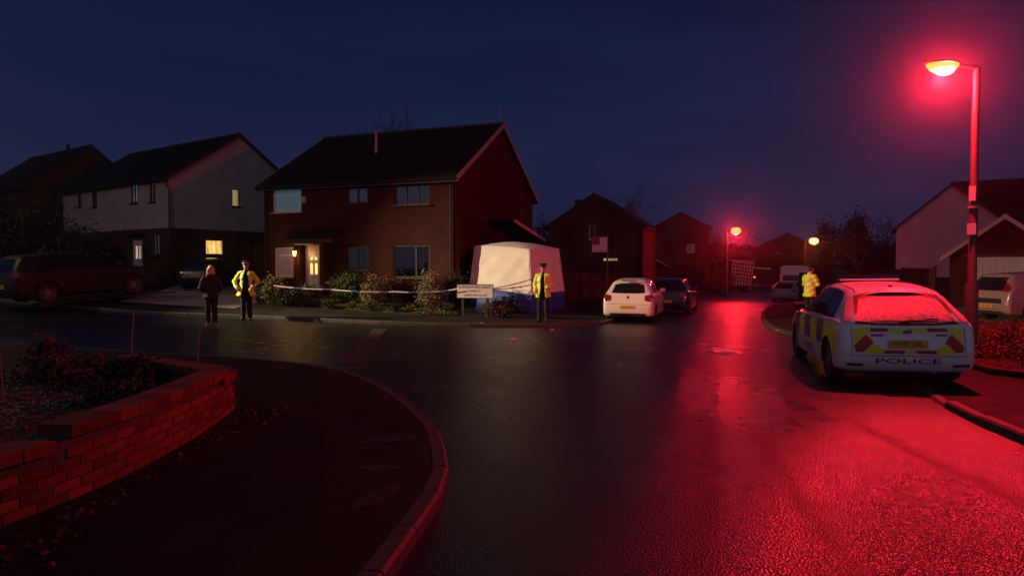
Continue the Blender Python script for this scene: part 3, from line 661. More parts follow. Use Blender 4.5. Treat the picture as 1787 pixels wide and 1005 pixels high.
class Car:
    def __init__(s, spec, L, Wd, Hh, root):
        s.root = root; s.kx, s.ky, s.kz = L / 4.34, Wd / 1.84, Hh / 1.50
        st = []
        for (x, zb, zt, ztop, w, wr) in spec:
            zt = min(zt, ztop - .03); k = min(1, (ztop - zt) / .3)
            lo = w; f = .5
            pr = [(0, zb), (w * .7, zb), (w * .93, zb + .025), (w * .985, zb + .10), (w, zb + (zt - zb) * .5), (w * .985, zt - .10 * min(1, (zt - zb) / .5)), (w * .955, zt - .02), (w * .925, zt + .012 * k),
                  (w * .9 * .5 + wr * 1.0 * .5 + .01, zt + (ztop - zt) * .5), (wr + .015, ztop - .075 * k - .004), (wr * .86, ztop - .028 * k - .002), (wr * .5, ztop - .006 * k), (0, ztop)]
            st.append([(x * s.kx, y * s.ky, z * s.kz) for y, z in pr])
        A = np.array(st)
        A = np.stack([catmull(A[:, j], 4) for j in range(A.shape[1])], 1)
        A = np.stack([catmull(A[i], 4) for i in range(A.shape[0])], 0)
        n, m, _ = A.shape
        full = np.concatenate([A, (A * np.array([1, -1, 1]))[:, -2:0:-1]], 1); mm = full.shape[1]
        V = full.reshape(-1, 3); F = []
        for i in range(n - 1):
            for j in range(mm): F.append((i * mm + j, i * mm + (j + 1) % mm, (i + 1) * mm + (j + 1) % mm, (i + 1) * mm + j))
        F = [tuple(f) for f in F] + [tuple(range(mm))[::-1], tuple(range((n - 1) * mm, n * mm))]
        me = bpy.data.meshes.new('body'); me.from_pydata([tuple(v) for v in V], [], F)
        bm = bmesh.new(); bm.from_mesh(me); bmesh.ops.remove_doubles(bm, verts=bm.verts, dist=1e-5); bmesh.ops.recalc_face_normals(bm, faces=bm.faces); bm.to_mesh(me)
        s.bvh = BVHTree.FromBMesh(bm); bm.free(); s.me = me
    def finish_body(s, m, arches, r):
        me = s.me; me.materials.append(m); me.materials.append(M_trim)
        o = link(bpy.data.objects.new('body', me))
        c = MB(); w = .92 * s.ky
        for ax in arches:
            for sd in (-1, 1): c.lathe([(0, -.17), (r, -.17), (r, .17), (0, .17)], 'Y', 28, (ax, sd * (w - .02), r - .03))
        cut = c.build('cutter', [M_trim, M_trim]); 
        for p in cut.data.polygons: p.material_index = 1
        b = o.modifiers.new('b', 'BOOLEAN'); b.object = cut; b.operation = 'DIFFERENCE'; b.solver = 'EXACT'
        dg = bpy.context.evaluated_depsgraph_get(); nm = bpy.data.meshes.new_from_object(o.evaluated_get(dg))
        o.modifiers.clear(); o.data = nm; bpy.data.objects.remove(cut)
        for p in nm.polygons: p.use_smooth = True
        nm.set_sharp_from_angle(angle=R(38)); nm.name = 'body'
        o.parent = s.root; s.body = o; return o
    def cast(s, a, b, mode, off):
        if mode in ('left', 'right'):
            sg = 1 if mode == 'left' else -1; org = Vector((a, sg * 3, b)); d = Vector((0, -sg, 0))
        elif mode == 'rear': org = Vector((-3, a, b)); d = Vector((1, 0, 0))
        elif mode == 'front': org = Vector((8, a, b)); d = Vector((-1, 0, 0))
        else: org = Vector((a, b, 4)); d = Vector((0, 0, -1))
        hit, nrm, i, dist = s.bvh.ray_cast(org, d)
        if hit is None: return None
        if nrm.dot(d) > 0: nrm = -nrm
        return hit + nrm * off
    def patch(s, name, poly, mode, m, off=.004, cuts=5, parent=None, thick=.0):
        """a panel laid on the body, drawn in the side (x,z), rear (y,z) or top (x,y) view"""
        poly = [(a * (s.kx if mode in ('left', 'right', 'top') else s.ky), b * (s.kz if mode != 'top' else s.ky)) for a, b in poly]
        P = np.array(poly, float); x0, y0 = P.min(0); x1, y1 = P.max(0); st = max(x1 - x0, y1 - y0) / (cuts * 2)
        B = []
        for i in range(len(P)):
            a, b = P[i], P[(i + 1) % len(P)]; k = max(1, int(math.ceil(np.hypot(*(b - a)) / st)))
            for q in range(k): B.append(a + (b - a) * q / k)
        n = len(B); pts = [Vector(v) for v in B]
        def ins(x, y):
            c = False; j = n - 1
            for i in range(n):
                if (B[i][1] > y) != (B[j][1] > y) and x < (B[j][0] - B[i][0]) * (y - B[i][1]) / (B[j][1] - B[i][1]) + B[i][0]: c = not c
                j = i
            return c
        for x in np.arange(x0 + st / 2, x1, st):
            for y in np.arange(y0 + st / 2, y1, st):
                if ins(x, y): pts.append(Vector((x, y)))
        r = delaunay_2d_cdt(pts, [(i, (i + 1) % n) for i in range(n)], [], 1, 1e-5)
        V = []
        ok = []
        for v in r[0]:
            q = s.cast(v.x, v.y, mode, off); ok.append(q is not None); V.append(q if q is not None else Vector((0, 0, 0)))
        F = [tuple(f) for f in r[2] if all(ok[i] for i in f)]
        me = bpy.data.meshes.new(name); me.from_pydata(V, [], F); me.materials.append(m)
        bm = bmesh.new(); bm.from_mesh(me)
        loose = [v for v in bm.verts if not v.link_faces]; bmesh.ops.delete(bm, geom=loose, context='VERTS'); bmesh.ops.recalc_face_normals(bm, faces=bm.faces)
        out = {'left': Vector((0, 1, .2)), 'right': Vector((0, -1, .2)), 'rear': Vector((-1, 0, .2)), 'front': Vector((1, 0, .2)), 'top': Vector((0, 0, 1))}[mode]
        if sum((f.normal * f.calc_area() for f in bm.faces), Vector()).dot(out) < 0: bmesh.ops.reverse_faces(bm, faces=bm.faces)
        bm.to_mesh(me); bm.free()
        for p_ in me.polygons: p_.use_smooth = True
        o = link(bpy.data.objects.new(name, me)); o.parent = parent or s.root
        if parent: pass
        return o
    def text(s, name, body, a, b, size, mode, m, off=.007, stretch=1.0, parent=None):
        cu = bpy.data.curves.new(name, 'FONT'); cu.body = body; cu.size = size; cu.align_x = 'CENTER'; cu.align_y = 'CENTER'; cu.resolution_u = 2
        t = link(bpy.data.objects.new(name, cu)); dg = bpy.context.evaluated_depsgraph_get(); dg.update()
        me = bpy.data.meshes.new_from_object(t.evaluated_get(dg)); bpy.data.objects.remove(t)
        bm = bmesh.new(); bm.from_mesh(me)
        for v in bm.verts:
            x, y = v.co.x * stretch, v.co.y
            if mode == 'rear': q = s.cast(a * s.ky - x, b * s.kz + y, mode, off)
            elif mode == 'left': q = s.cast(a * s.kx - x, b * s.kz + y, mode, off)
            elif mode == 'right': q = s.cast(a * s.kx + x, b * s.kz + y, mode, off)
            v.co = q or Vector((0, 0, .5))
        bm.to_mesh(me); bm.free(); me.materials.clear(); me.materials.append(m)
        o = link(bpy.data.objects.new(name, me)); o.parent = parent or s.root; return o
    def wheels(s, axles, r, wd=.20, rimr=.68, detail=True):
        for ax in axles:
            for sd in (-1, 1):
                y = sd * (.92 * s.ky - .12)
                w = link(bpy.data.objects.new('wheel', None)); w.empty_display_size = .1; w.parent = s.root; w.location = (ax, y, r)
                h_ = wd / 2; a = r * rimr
                MB().lathe([(a, -h_ * .9), (r * .93, -h_), (r, -h_ * .75), (r, h_ * .75), (r * .93, h_), (a, h_ * .9), (a * .96, 0), (a, -h_ * .9)], 'Y', 28).build('tyre', M_tyre, w, smooth=True)
                rm = MB(); o_ = sd * h_ * .72
                rm.lathe([(a * .98, o_ - sd * .10), (a * .985, o_), (a * .90, o_ - sd * .008), (a * .88, o_ - sd * .09)], 'Y', 28)
                for k in range(10 if detail else 6):
                    t = 2 * math.pi * k / (10 if detail else 6); c, s_ = math.cos(t), math.sin(t)
                    px, pz = -s_, c
                    rm.prism([(c * .05 + px * .022, 0, s_ * .05 + pz * .022), (c * a * .9 + px * .016, 0, s_ * a * .9 + pz * .016), (c * a * .9 - px * .016, 0, s_ * a * .9 - pz * .016), (c * .05 - px * .022, 0, s_ * .05 - pz * .022)], (0, o_ - sd * .03, 0), (0, o_ - sd * .008, 0))
                rm.lathe([(0, o_ - sd * .002), (.055, o_ - sd * .006), (.065, o_ - sd * .04)], 'Y', 16)
                rm.build('rim', M_rim, w, smooth=True)
    def mirrors(s, x, z, m):
        for sd in (-1, 1):
            q = s.cast(x * s.kx, z * s.kz, 'left', 0) or Vector((x, .9, z))
            mb = MB(); c = (q.x + .02, sd * (abs(q.y) + .10), q.z + .07); prof = []
            for k in range(10):
                t = 2 * math.pi * k / 10; prof.append((c[0] + .04 * math.cos(t) - .02, 0, c[2] + .065 * math.sin(t)))
            mb.prism([(p[0], 0, p[2]) for p in prof], (0, c[1] - .10 * sd * .9, 0), (0, c[1] + .09 * sd, 0))
            mb.box((c[0], sd * (abs(q.y) + .0), q.z + .01), (.05, .10, .04))
            mb.build('wing_mirror', m, s.root, smooth=True)

def common_car(name, label, spec, L, Wd, Hh, loc, rz, P, axles, wr, group=None, plate='YN07 KDE', side=None, rearwin=None, tail=None, detail=True, glass_rear=None, roll=0, mirror=None, trim=True, dlo=[(.58, .965), (.72, 1.28), (.92, 1.355), (1.30, 1.392), (2.05, 1.402), (2.42, 1.352), (2.70, 1.25), (3.06, 1.04), (3.12, .955)], cat='car', plate_z=(.50, .61), splits=None, plate_at=(0, None)):
    root = thing(name, label, cat, loc, rz, group)
    if roll: root.rotation_euler = (roll, 0, rz)
    c = Car(spec, L, Wd, Hh, root)
    side = side or [[(.62, .985), (.74, 1.26), (.92, 1.335), (1.30, 1.375), (1.30, .985)], [(1.36, .985), (1.36, 1.38), (2.02, 1.385), (2.02, .975)], [(2.12, .975), (2.12, 1.375), (2.40, 1.335), (2.66, 1.235), (3.02, 1.03), (3.06, .97)]]
    for md in ('left', 'right'):
        if dlo: c.patch('window_trim', dlo, md, M_trim, .002, 8)
        for q in side: c.patch('side_window', q, md, M_carglass, .004)
    rearwin = rearwin or [(-.60, .985), (-.52, 1.30), (-.30, 1.345), (.30, 1.345), (.52, 1.30), (.60, .985), (.3, .965), (-.3, .965)]
    c.patch('rear_window', rearwin, 'rear', glass_rear or M_carglass, .005)
    c.patch('windscreen', [(-.62, 1.02), (-.50, 1.36), (.50, 1.36), (.62, 1.02)], 'front', M_carglass, .005)
    tail = tail or [[(.58, .72), (.56, .90), (.78, .93), (.86, .86), (.84, .72)]]
    for sg in (-1, 1):
        for q in tail: c.patch('tail_light', [(sg * a, b) for a, b in q], 'rear', M_tail, .012)
        c.patch('headlight', [(sg * .40, .60), (sg * .45, .72), (sg * .66, .74), (sg * .74, .66)], 'front', M_head, .01)
    pz0, pz1 = plate_z
    pl = c.patch('number_plate', [(-.26, pz0), (-.26, pz1), (.26, pz1), (.26, pz0)], 'rear', M_plate, .014)
    c.text('lettering', plate, 0, (pz0 + pz1) / 2, .085, 'rear', M_ink, .018, 1.0, parent=pl)
    c.patch('number_plate', [(-.26, .36), (-.26, .46), (.26, .46), (.26, .36)], 'front', M_van_plate, .014)
    if trim: c.patch('rear_bumper_trim', [(-.66, .24), (-.62, .32), (.62, .32), (.66, .24)], 'rear', M_trim, .006)
    c.patch('grille', [(-.42, .48), (-.45, .58), (.45, .58), (.42, .48)], 'front', M_trim, .008)
    c.finish_body(P, axles, wr + .035)
    c.wheels(axles, wr, detail=detail)
    c.mirrors(2.92, .96, mirror or P)
    return root, c
M_van_plate = mat('white_plate', (.6, .6, .58), .5)

# --- marked police hatchback under the street lamp
HD = -R(13)   # heading, measured from +Y towards +X
def head(deg): return R(90 - deg)
pol, c = common_car('police_car', 'white police hatchback with yellow and blue check sides and red chevrons on its tailgate', HATCH, 4.34, 1.84, 1.50, (5.71, 9.45, h(5.7, 10.5) + .02), head(13), P_white, (.80, 3.44), .315,
    plate='MX07 LBE', glass_rear=M_misted, mirror=M_trim, trim=False, roll=-R(.9), plate_z=(.575, .685),
    rearwin=[(-.66, .955), (-.53, 1.255), (-.30, 1.29), (.30, 1.29), (.53, 1.255), (.66, .955), (.35, .925), (-.35, .925)],
    tail=[[(.715, .955), (.595, 1.25), (.605, 1.30), (.655, 1.285), (.80, .985), (.81, .925), (.745, .92)]])
for o in [x for x in pol.children if x.name.startswith('tail_light')]: o.data.materials[0] = mat('pink_clear_lens', (.75, .40, .40), .2, spec=.8)
c.patch('surround_and_shade_band', [(-.70, .915), (-.575, 1.31), (-.30, 1.372), (.30, 1.372), (.575, 1.31), (.70, .915), (.35, .893), (-.35, .893)], 'rear', M_trim, .002, 6)  # black glass border; its deep top band colours in the spoiler's shade
def rp_(pts): return [(-(px - 1130) / 670, .865 - (py - 35) / 670) for px, py in pts]
chev = [(M_hy, [(657, 45), (805, 37), (768, 100), (652, 208)]), (M_rd, [(768, 102), (832, 182), (732, 272), (668, 268), (650, 212)]), (M_hy, [(836, 190), (925, 250), (912, 284), (740, 284), (742, 272)]),
        (M_rd, [(928, 252), (1105, 252), (1092, 284), (916, 284)]), (M_hy, [(1109, 252), (1196, 252), (1206, 284), (1096, 284)]), (M_rd, [(1200, 252), (1368, 252), (1382, 284), (1210, 284)]), (M_hy, [(1372, 252), (1452, 190), (1545, 272), (1548, 284), (1386, 284)]),
        (M_rd, [(1450, 180), (1508, 98), (1610, 212), (1604, 262), (1548, 272)]), (M_hy, [(1470, 37), (1608, 45), (1612, 206), (1510, 96)]), (M_rd, [(812, 40), (975, 42), (955, 76), (795, 74)]), (M_hy, [(979, 44), (1290, 44), (1315, 84), (945, 84)]),
        (M_rd, [(1294, 42), (1466, 40), (1490, 74), (1318, 76)]), (M_rd, [(795, 100), (925, 100), (915, 120), (812, 120)]), (M_rd, [(1375, 98), (1490, 98), (1470, 118), (1380, 116)])]
for m_, q in chev: c.patch('chevron_panel', rp_(q), 'rear', m_, .006, 4)
cols = [(.30, .98, M_hy), (.98, 1.46, M_bl), (1.46, 1.94, M_hy), (1.94, 2.42, M_bl), (2.42, 2.90, M_hy), (2.90, 3.30, M_bl)]
for md in ('left', 'right'):
    for a, b, m_ in cols:
        z0 = .52
        q = [(a + .006, z0), (a + .006, .90), (b - .006, .90), (b - .006, z0)]
        if a < .5: q = [(.30, .62), (.30, .90), (.974, .90), (1.03, .70), (1.10, .44), (1.02, .60), (.80, .68), (.52, .62), (.42, .44), (.34, .46)]
        elif a < 1.0: q = [(1.045, .70), (.985, .90), (1.454, .90), (1.454, .52), (1.10, .52)]
        c.patch('checker_panel', q, md, m_, .004, 5)
    c.text('lettering', 'POLICE', 2.05, .36, .17, md, M_navy, .006, 1.35)
    for x in (1.42, 2.30): c.patch('door_handle', [(x, .80), (x, .83), (x + .18, .83), (x + .18, .80)], md, M_trim, .02, 2)
    for x in (1.33, 2.07): c.patch('door_seam', [(x, .30), (x, .92), (x + .008, .92), (x + .008, .30)], md, M_trim, .0055, 6)
c.text('lettering', 'POLICE', .0, .385, .105, 'rear', M_navy, .009, 2.55)
MB().tube([(.045, -.06, .835), (.030, -.06, .835)], .01, 6).build('boot_lock', M_chrome, pol)
c.patch('badge', [(.07 * math.cos(t), .80 + .03 * math.sin(t)) for t in np.linspace(0, 2 * math.pi, 16, endpoint=False)], 'rear', M_badge, .014, 3)
c.patch('badge_ring', [(.08 * math.cos(t), .80 + .037 * math.sin(t)) for t in np.linspace(0, 2 * math.pi, 16, endpoint=False)], 'rear', M_chrome, .011, 3)
for sg in (-1, 1): c.patch('reflector', [(sg * .60, .305), (sg * .58, .345), (sg * .80, .352), (sg * .80, .315)], 'rear', M_tail, .012)
c.patch('tailgate_seam', [(-.735, .455), (-.735, .463), (.735, .463), (.735, .455)], 'rear', M_trim, .0055, 12)
for sg in (-1, 1): c.patch('tailgate_seam', [(sg * .735, .46), (sg * .742, .46), (sg * .74, .88), (sg * .733, .88)], 'rear', M_trim, .0055, 8)
q = c.cast(0.0, .93, 'rear', .02)
wp = MB(); a0 = c.cast(-.02, .925, 'rear', .03); wp.box((a0.x, .02, a0.z), (.05, .12, .05)); pts = [c.cast(y, .945 + .02 * (y < -.2), 'rear', .028) for y in np.linspace(.02, -.42, 7)]; wp.tube(pts, .011, 6); wp.build('rear_wiper', M_trim, pol)
sp = MB(); pts = [(y, 1.405 - .10 * (abs(y) / .56) ** 3) for y in np.linspace(-.56, .56, 13)]
for (y0, z0), (y1, z1) in zip(pts[:-1], pts[1:]):
    sp.prism([(.56, y0, z0 - .045), (.72, y0, z0 + .022), (.76, y0, z0 - .03)], (0, 0, 0), (0, y1 - y0, z1 - z0))
sp.build('roof_spoiler', P_white, pol)
lb = MB(); lb.box((1.95, 0, 1.525), (.24, .92, .03)); lb.build('light_bar_base', P_white, pol)
lb2 = MB(); lb2.box((2.02, 0, 1.575), (.25, 1.0, .06)); lbo = lb2.build('light_bar', mat('blue_light_bar', (.01, .012, .05), .15, spec=.7), pol)
for sg in (-1, 1): MB().box((2.05, sg * .42, 1.49), (.08, .06, .04)).build('light_bar_foot', M_trim, pol)
a0 = c.cast(.78, 0, 'top', 0); MB().tube([a0, a0 + Vector((-.02, 0, .035))], [.03, .015], 8).build('aerial_base', M_trim, pol)
c.patch('roof_ditch', [(.62, .535), (.62, .547), (2.2, .552), (2.2, .54)], 'top', M_trim, .004, 10)
c.patch('roof_ditch', [(.62, -.535), (.62, -.547), (2.2, -.552), (2.2, -.54)], 'top', M_trim, .004, 10)

# --- white hatchback ahead on the left kerb
polo, c = common_car('parked_hatchback', 'small white hatchback parked at the left kerb near the tent, tail towards us', HATCH, 3.97, 1.72, 1.485, (3.85, 21.95, h(3.9, 23.5) + .0), head(19), P_polo, (.72, 3.19), .30,
    group='cars parked along the street', plate='YD10 AVN', plate_z=(.47, .575), tail=[[(.60, .76), (.60, .92), (.80, .95), (.875, .88), (.86, .74), (.72, .72)]],
    rearwin=[(-.60, 1.00), (-.52, 1.27), (-.30, 1.315), (.30, 1.315), (.52, 1.27), (.60, 1.00), (.3, .985), (-.3, .985)])
c.patch('badge', [(.05 * math.cos(t), .86 + .05 * math.sin(t)) for t in np.linspace(0, 2 * math.pi, 16, endpoint=False)], 'rear', M_chrome, .010, 3)
c.text('lettering', 'W', 0, .86, .08, 'rear', M_ink, .014)
c.patch('tailgate_seam', [(-.72, .62), (-.72, .628), (.72, .628), (.72, .62)], 'rear', M_trim, .0055, 12)
for md in ('left', 'right'): c.patch('door_handle', [(1.75, .80), (1.75, .83), (1.93, .83), (1.93, .80)], md, P_polo, .02, 2)
MB().box((.40, 0, 1.40), (.12, .5, .03)).build('brake_light_strip', M_trim, polo)
blue, c = common_car('parked_hatchback', 'dark blue hatchback parked in front of the small white one', HATCH, 4.2, 1.76, 1.50, (6.25, 26.8, h(6.6, 28.6)), head(22), P_blue, (.78, 3.34), .31, group='cars parked along the street', plate='FJ05 XRL')
silv, c = common_car('parked_saloon', 'silver blue car parked beside the high-roofed white van', HATCH, 4.3, 1.74, 1.43, (17.75, 43.2, h(18.3, 45)), head(38), P_silver, (.80, 3.40), .31, group='cars parked along the street', plate='DK04 UOH')
van, c = common_car('parked_van', 'high-roofed white panel van behind the officer on the verge', VAN, 5.2, 2.0, 2.45, (20.15, 47.0, h(20.5, 48) + .02), head(24), P_van, (1.0, 4.15), .34, plate='NV06 HGT', cat='van', dlo=None,
    side=[[(3.15, .98), (3.15, 1.25), (3.45, 1.20), (3.68, 1.0)]], rearwin=[(-.74, .70), (-.72, 1.08), (.72, 1.08), (.74, .70)], tail=[[(.80, .48), (.80, .70), (.88, .70), (.88, .48)]], plate_z=(.40, .46))
suv, c = common_car('parked_estate', 'long dark grey estate car parked on the sloping drive at the left edge', ESTATE, 4.75, 1.85, 1.62, (-15.95, 20.6, h(-15.4, 21.6) + .12), head(30), P_grey, (.92, 3.66), .35, plate='PF08 WZD', tail=[[(.56, .80), (.56, .93), (.80, .98), (.885, .93), (.87, .80)]])
suv.rotation_euler = (0, -R(4.0), head(30))
blk, c = common_car('parked_hatchback', 'small black hatchback on the drive below the lit orange window', HATCH, 3.9, 1.66, 1.46, (-15.2, 31.6, h(-15.2, 32) + .11), head(-6), P_black, (.72, 3.19), .29, group='cars parked along the street', plate='SG54 NTA', plate_z=(.72, .83), tail=[[(.62, .70), (.62, .92), (.78, .95), (.86, .88), (.85, .70)]])
blk.rotation_euler = (0, -R(4), head(-6))
mpv, c = common_car('parked_hatchback', 'silver hatchback with dark bumper insert on the drive in front of the garage', ESTATE, 4.05, 1.66, 1.50, (14.40, 20.0, h(15, 20) + .10), head(84), P_sil, (.78, 3.2), .31, group='cars parked along the street', plate='KX55 ERO', plate_z=(.42, .52), tail=[[(.60, .92), (.62, 1.16), (.72, 1.14), (.83, .98), (.80, .90)]],
    rearwin=[(-.66, .93), (-.58, 1.33), (.58, 1.33), (.66, .93)])
c.patch('bumper_insert', [(-.62, .56), (-.60, .70), (.60, .70), (.62, .56)], 'rear', M_trim, .008)
# ---------------------------------------------------------------- people
M_skin = mat('skin', (.42, .24, .17), .55, var=.1, vscale=20); M_navyc = mat('black_uniform', (.004, .004, .005), .85, var=.3, vscale=12); M_boot = mat('boots', (.012, .011, .010), .5)
M_boott = mat('tan_boots', (.22, .16, .09), .8); M_coat = mat('dark_coat', (.022, .018, .018), .9, var=.4, vscale=15, bump=.4, bscale=30); M_hair = mat('brown_hair', (.03, .018, .01), .7); M_blond = mat('blonde_hair', (.62, .42, .20), .5, var=.35, vscale=40, bump=.6, bscale=90)
M_hv = mat('fluorescent_yellow_coat', (.62, .86, .02), .6, var=.1, bump=.5, bscale=9); M_ref = mat('reflective_tape', (.60, .60, .56), .35); M_eye = mat('eye', (.02, .015, .01), .2); M_checkw = mat('cap_band', (.6, .6, .6), .6)
M_hvo = M_hv

def blob(parts, voxel, decim=.5):
    mb = MB()
    for p in parts:
        if p[0] == 'c':
            _, a, b, ra, rb = p; a = Vector(a); b = Vector(b); d = (b - a).normalized(); pts = []; rs = []
            for t in (85, 60, 30, 0): pts.append(a - d * ra * math.sin(R(t))); rs.append(max(ra * math.cos(R(t)), .001))
            for t in (0, 30, 60, 85): pts.append(b + d * rb * math.sin(R(t))); rs.append(max(rb * math.cos(R(t)), .001))
            mb.tube(pts, rs, 14)
        else:
            _, c, rx, ry, rz_ = p; pr = [(math.cos(R(t)), math.sin(R(t))) for t in range(-88, 89, 16)]
            n0 = len(mb.v); mb.lathe([(r, z) for r, z in pr], 'Z', 20)
            k = len(pr); mb.f.append(tuple(n0 + i * k for i in range(20))[::-1]); mb.f.append(tuple(n0 + i * k + k - 1 for i in range(20))); mb.m += [0, 0]
            for i in range(n0, len(mb.v)): v = mb.v[i]; mb.v[i] = (c[0] + v[0] * rx, c[1] + v[1] * ry, c[2] + v[2] * rz_)
    me = bpy.data.meshes.new('t'); me.from_pydata(mb.v, [], mb.f); bm = bmesh.new(); bm.from_mesh(me); bmesh.ops.recalc_face_normals(bm, faces=bm.faces); bm.to_mesh(me); bm.free()
    o = link(bpy.data.objects.new('t', me)); r = o.modifiers.new('r', 'REMESH'); r.mode = 'VOXEL'; r.voxel_size = voxel
    s = o.modifiers.new('s', 'SMOOTH'); s.iterations = 3; s.factor = .5
    if decim < 1: d = o.modifiers.new('d', 'DECIMATE'); d.ratio = decim
    dg = bpy.context.evaluated_depsgraph_get(); nm = bpy.data.meshes.new_from_object(o.evaluated_get(dg)); bpy.data.objects.remove(o)
    for p in nm.polygons: p.use_smooth = True
    return nm

def person(label, loc, rz, Ht, pose, outfit):
    root = thing('person', label, 'person', loc, rz); k = Ht / 1.80
    S = lambda *v: Vector(v) * k
    hd = pose.get('head', (0, -.01)); st = pose.get('stance', .10); ll = pose.get('legs', ((0, 0), (0, 0)))
    B = []
    for sd, (ay, ky) in zip((-1, 1), ll):
        hip = S(sd * .09, .0, .93); kn = S(sd * (st + .0), -.02 + ky, .50); an = S(sd * st * 1.1, .02 + ay, .09)
        B += [('c', hip, kn, .105 * k, .078 * k), ('c', kn, an, .078 * k, .070 * k), ('c', an + S(0, .03, -.04), an + S(sd * .02, -.16, -.045), .047 * k, .040 * k)]
    B += [('e', S(0, .01, .97), .165 * k, .115 * k, .14 * k), ('e', S(0, .0, 1.15), .145 * k, .105 * k, .17 * k), ('e', S(0, 0, 1.34), .175 * k, .115 * k, .17 * k), ('c', S(-.13, .0, 1.44), S(.13, 0, 1.44), .065 * k, .065 * k), ('c', S(0, .01, 1.46), S(hd[0] * .4, hd[1], 1.60), .062 * k, .055 * k)]
    hc = S(hd[0], hd[1] - .01, 1.685)
    B += [('e', hc + S(0, .015, .02), .077 * k, .095 * k, .098 * k), ('e', hc + S(0, -.02, -.055), .058 * k, .070 * k, .065 * k), ('c', hc + S(0, -.085, .01), hc + S(0, -.105, -.03), .009 * k, .016 * k), ('c', hc + S(0, -.075, -.105), hc + S(0, -.06, -.10), .022 * k, .022 * k),
          ('c', hc + S(-.03, -.082, .035), hc + S(.03, -.082, .035), .012 * k, .012 * k), ('c', hc + S(-.02, -.083, -.062), hc + S(.02, -.083, -.062), .009 * k, .009 * k), ('e', hc + S(.078, .01, -.01), .012 * k, .022 * k, .032 * k), ('e', hc + S(-.078, .01, -.01), .012 * k, .022 * k, .032 * k)]
    arms = []; hands = []
    for sd, (el, wr) in zip((-1, 1), pose['arms']):
        sh = S(sd * .185, .0, 1.43); el = S(*el); wr = S(*wr); arms.append((sh, el, wr))
        B += [('c', sh, el, .056 * k, .042 * k), ('c', el, wr, .042 * k, .029 * k)]
        d = (wr - el).normalized(); side = d.cross(Vector((0, 0, 1)) if abs(d.z) < .8 else Vector((0, 1, 0))).normalized(); nn = d.cross(side)
        pal = wr + d * .065 * k; hands.append(pal)
        B += [('c', wr, pal, .027 * k, .033 * k)]
        for q, (o_, ln) in enumerate(((-.030, .062), (-.010, .072), (.010, .068), (.028, .052))):
            a = wr + d * .085 * k + side * o_ * k; m_ = a + d * ln * .55 * k + nn * .006 * k; e_ = m_ + d * ln * .4 * k + nn * .022 * k
            B += [('c', a - d * .03 * k, m_, .0105 * k, .0095 * k), ('c', m_, e_, .0095 * k, .008 * k)]
        a = wr + d * .035 * k - side * .025 * k; B += [('c', a, a + d * .035 * k - side * .03 * k + nn * .01 * k, .013 * k, .011 * k), ('c', a + d * .035 * k - side * .03 * k + nn * .01 * k, a + d * .065 * k - side * .03 * k + nn * .02 * k, .011 * k, .009 * k)]
    me = blob(B, .0085 * k, .35); me.name = 'body'
    for m in (outfit['trousers'], M_skin, outfit['boots']): me.materials.append(m)
    for p in me.polygons:
        c = p.center
        if c.z < .11 * k: p.material_index = 2
        elif c.z > 1.535 * k or any((c - q).length < .10 * k and (c - q).length < (c - a[1]).length for q, a in zip(hands, arms)): p.material_index = 1
    o = link(bpy.data.objects.new('body', me)); o.parent = root
    for sd in (-1, 1):
        e = MB(); e.lathe([(.0001, -.012), (.009, -.009), (.0125, 0), (.009, .009), (.0001, .012)], 'Z', 10, tuple(hc + S(sd * .031, -.0815, .012))); e.build('eye', M_eye, root, smooth=True)
    # coat
    co = outfit['coat']; hem = outfit.get('hem', .80); flare = outfit.get('flare', .03)
    J = [('e', S(0, .0, 1.33), .205 * k, .145 * k, .18 * k), ('e', S(0, 0, 1.14), .19 * k, .14 * k, .20 * k), ('c', S(-.14, .0, 1.44), S(.14, 0, 1.44), .080 * k, .080 * k), ('c', S(0, .02, 1.45), S(0, .02, 1.52), .085 * k, .075 * k)]
    for i in range(5):
        t = i / 4; J.append(('e', S(0, 0, 1.05 - (1.05 - hem) * t * .85), (.19 + flare * t) * k, (.14 + flare * t * .8) * k, .10 * k))
    for sh, el, wr in arms: J += [('c', sh, el, .078 * k, .068 * k), ('c', el, wr - (wr - el).normalized() * .02, .066 * k, .056 * k)]
    if outfit.get('hood'): J += [('c', S(-.07, .09, 1.50), S(.07, .09, 1.50), .06 * k, .06 * k)]
    jm = blob(J, .014 * k, .6); jm.name = 'coat'
    # folds
    for v in jm.vertices:
        x, y, z = v.co / k; w_ = .009 * math.sin(z * 34 + x * 21 + y * 9) + .005 * math.sin(z * 17 - x * 38 + 1.3)
        if z < 1.46: n_ = v.normal; v.co = v.co + n_ * w_ * k
    jm.materials.append(co); jm.materials.append(M_ref)
    bm = bmesh.new(); bm.from_mesh(jm); dead = []
    op = outfit.get('open')
    for f in bm.faces:
        c = f.calc_center_median() / k
        if c.z < hem: dead.append(f); continue
        if op and c.y < .02 and abs(c.x - op[2]) < op[0] + (op[1] - op[0]) * min(1, max(0, (1.48 - c.z) / (1.48 - hem))) and abs(c.x) < .17: dead.append(f); continue
        if outfit.get('bands'):
            armd = [((c * k - q).length, (c * k - a[0]).length) for q, a in zip(hands, arms)]
            isarm = abs(c.x) > .205 + .02
            if not isarm and (.0 < c.z - 1.02 < .055 or 0 < c.z - 1.20 < .055): f.material_index = 1
            if not isarm and c.y > -.2 and c.z > 1.25 and .085 < abs(c.x) < .135: f.material_index = 1
            for sh, el, wr in arms:
                for tt in (.35, .8):
                    m_ = el + (wr - el) * tt; ax = (wr - el).normalized()
                    if (c * k - m_).length < .10 * k and abs((c * k - m_).dot(ax)) < .024 * k and (c.x * (1 if sh.x > 0 else -1)) > .12: f.material_index = 1
    bmesh.ops.delete(bm, geom=dead, context='FACES'); bm.to_mesh(jm); bm.free()
    j = link(bpy.data.objects.new('coat', jm)); j.parent = root
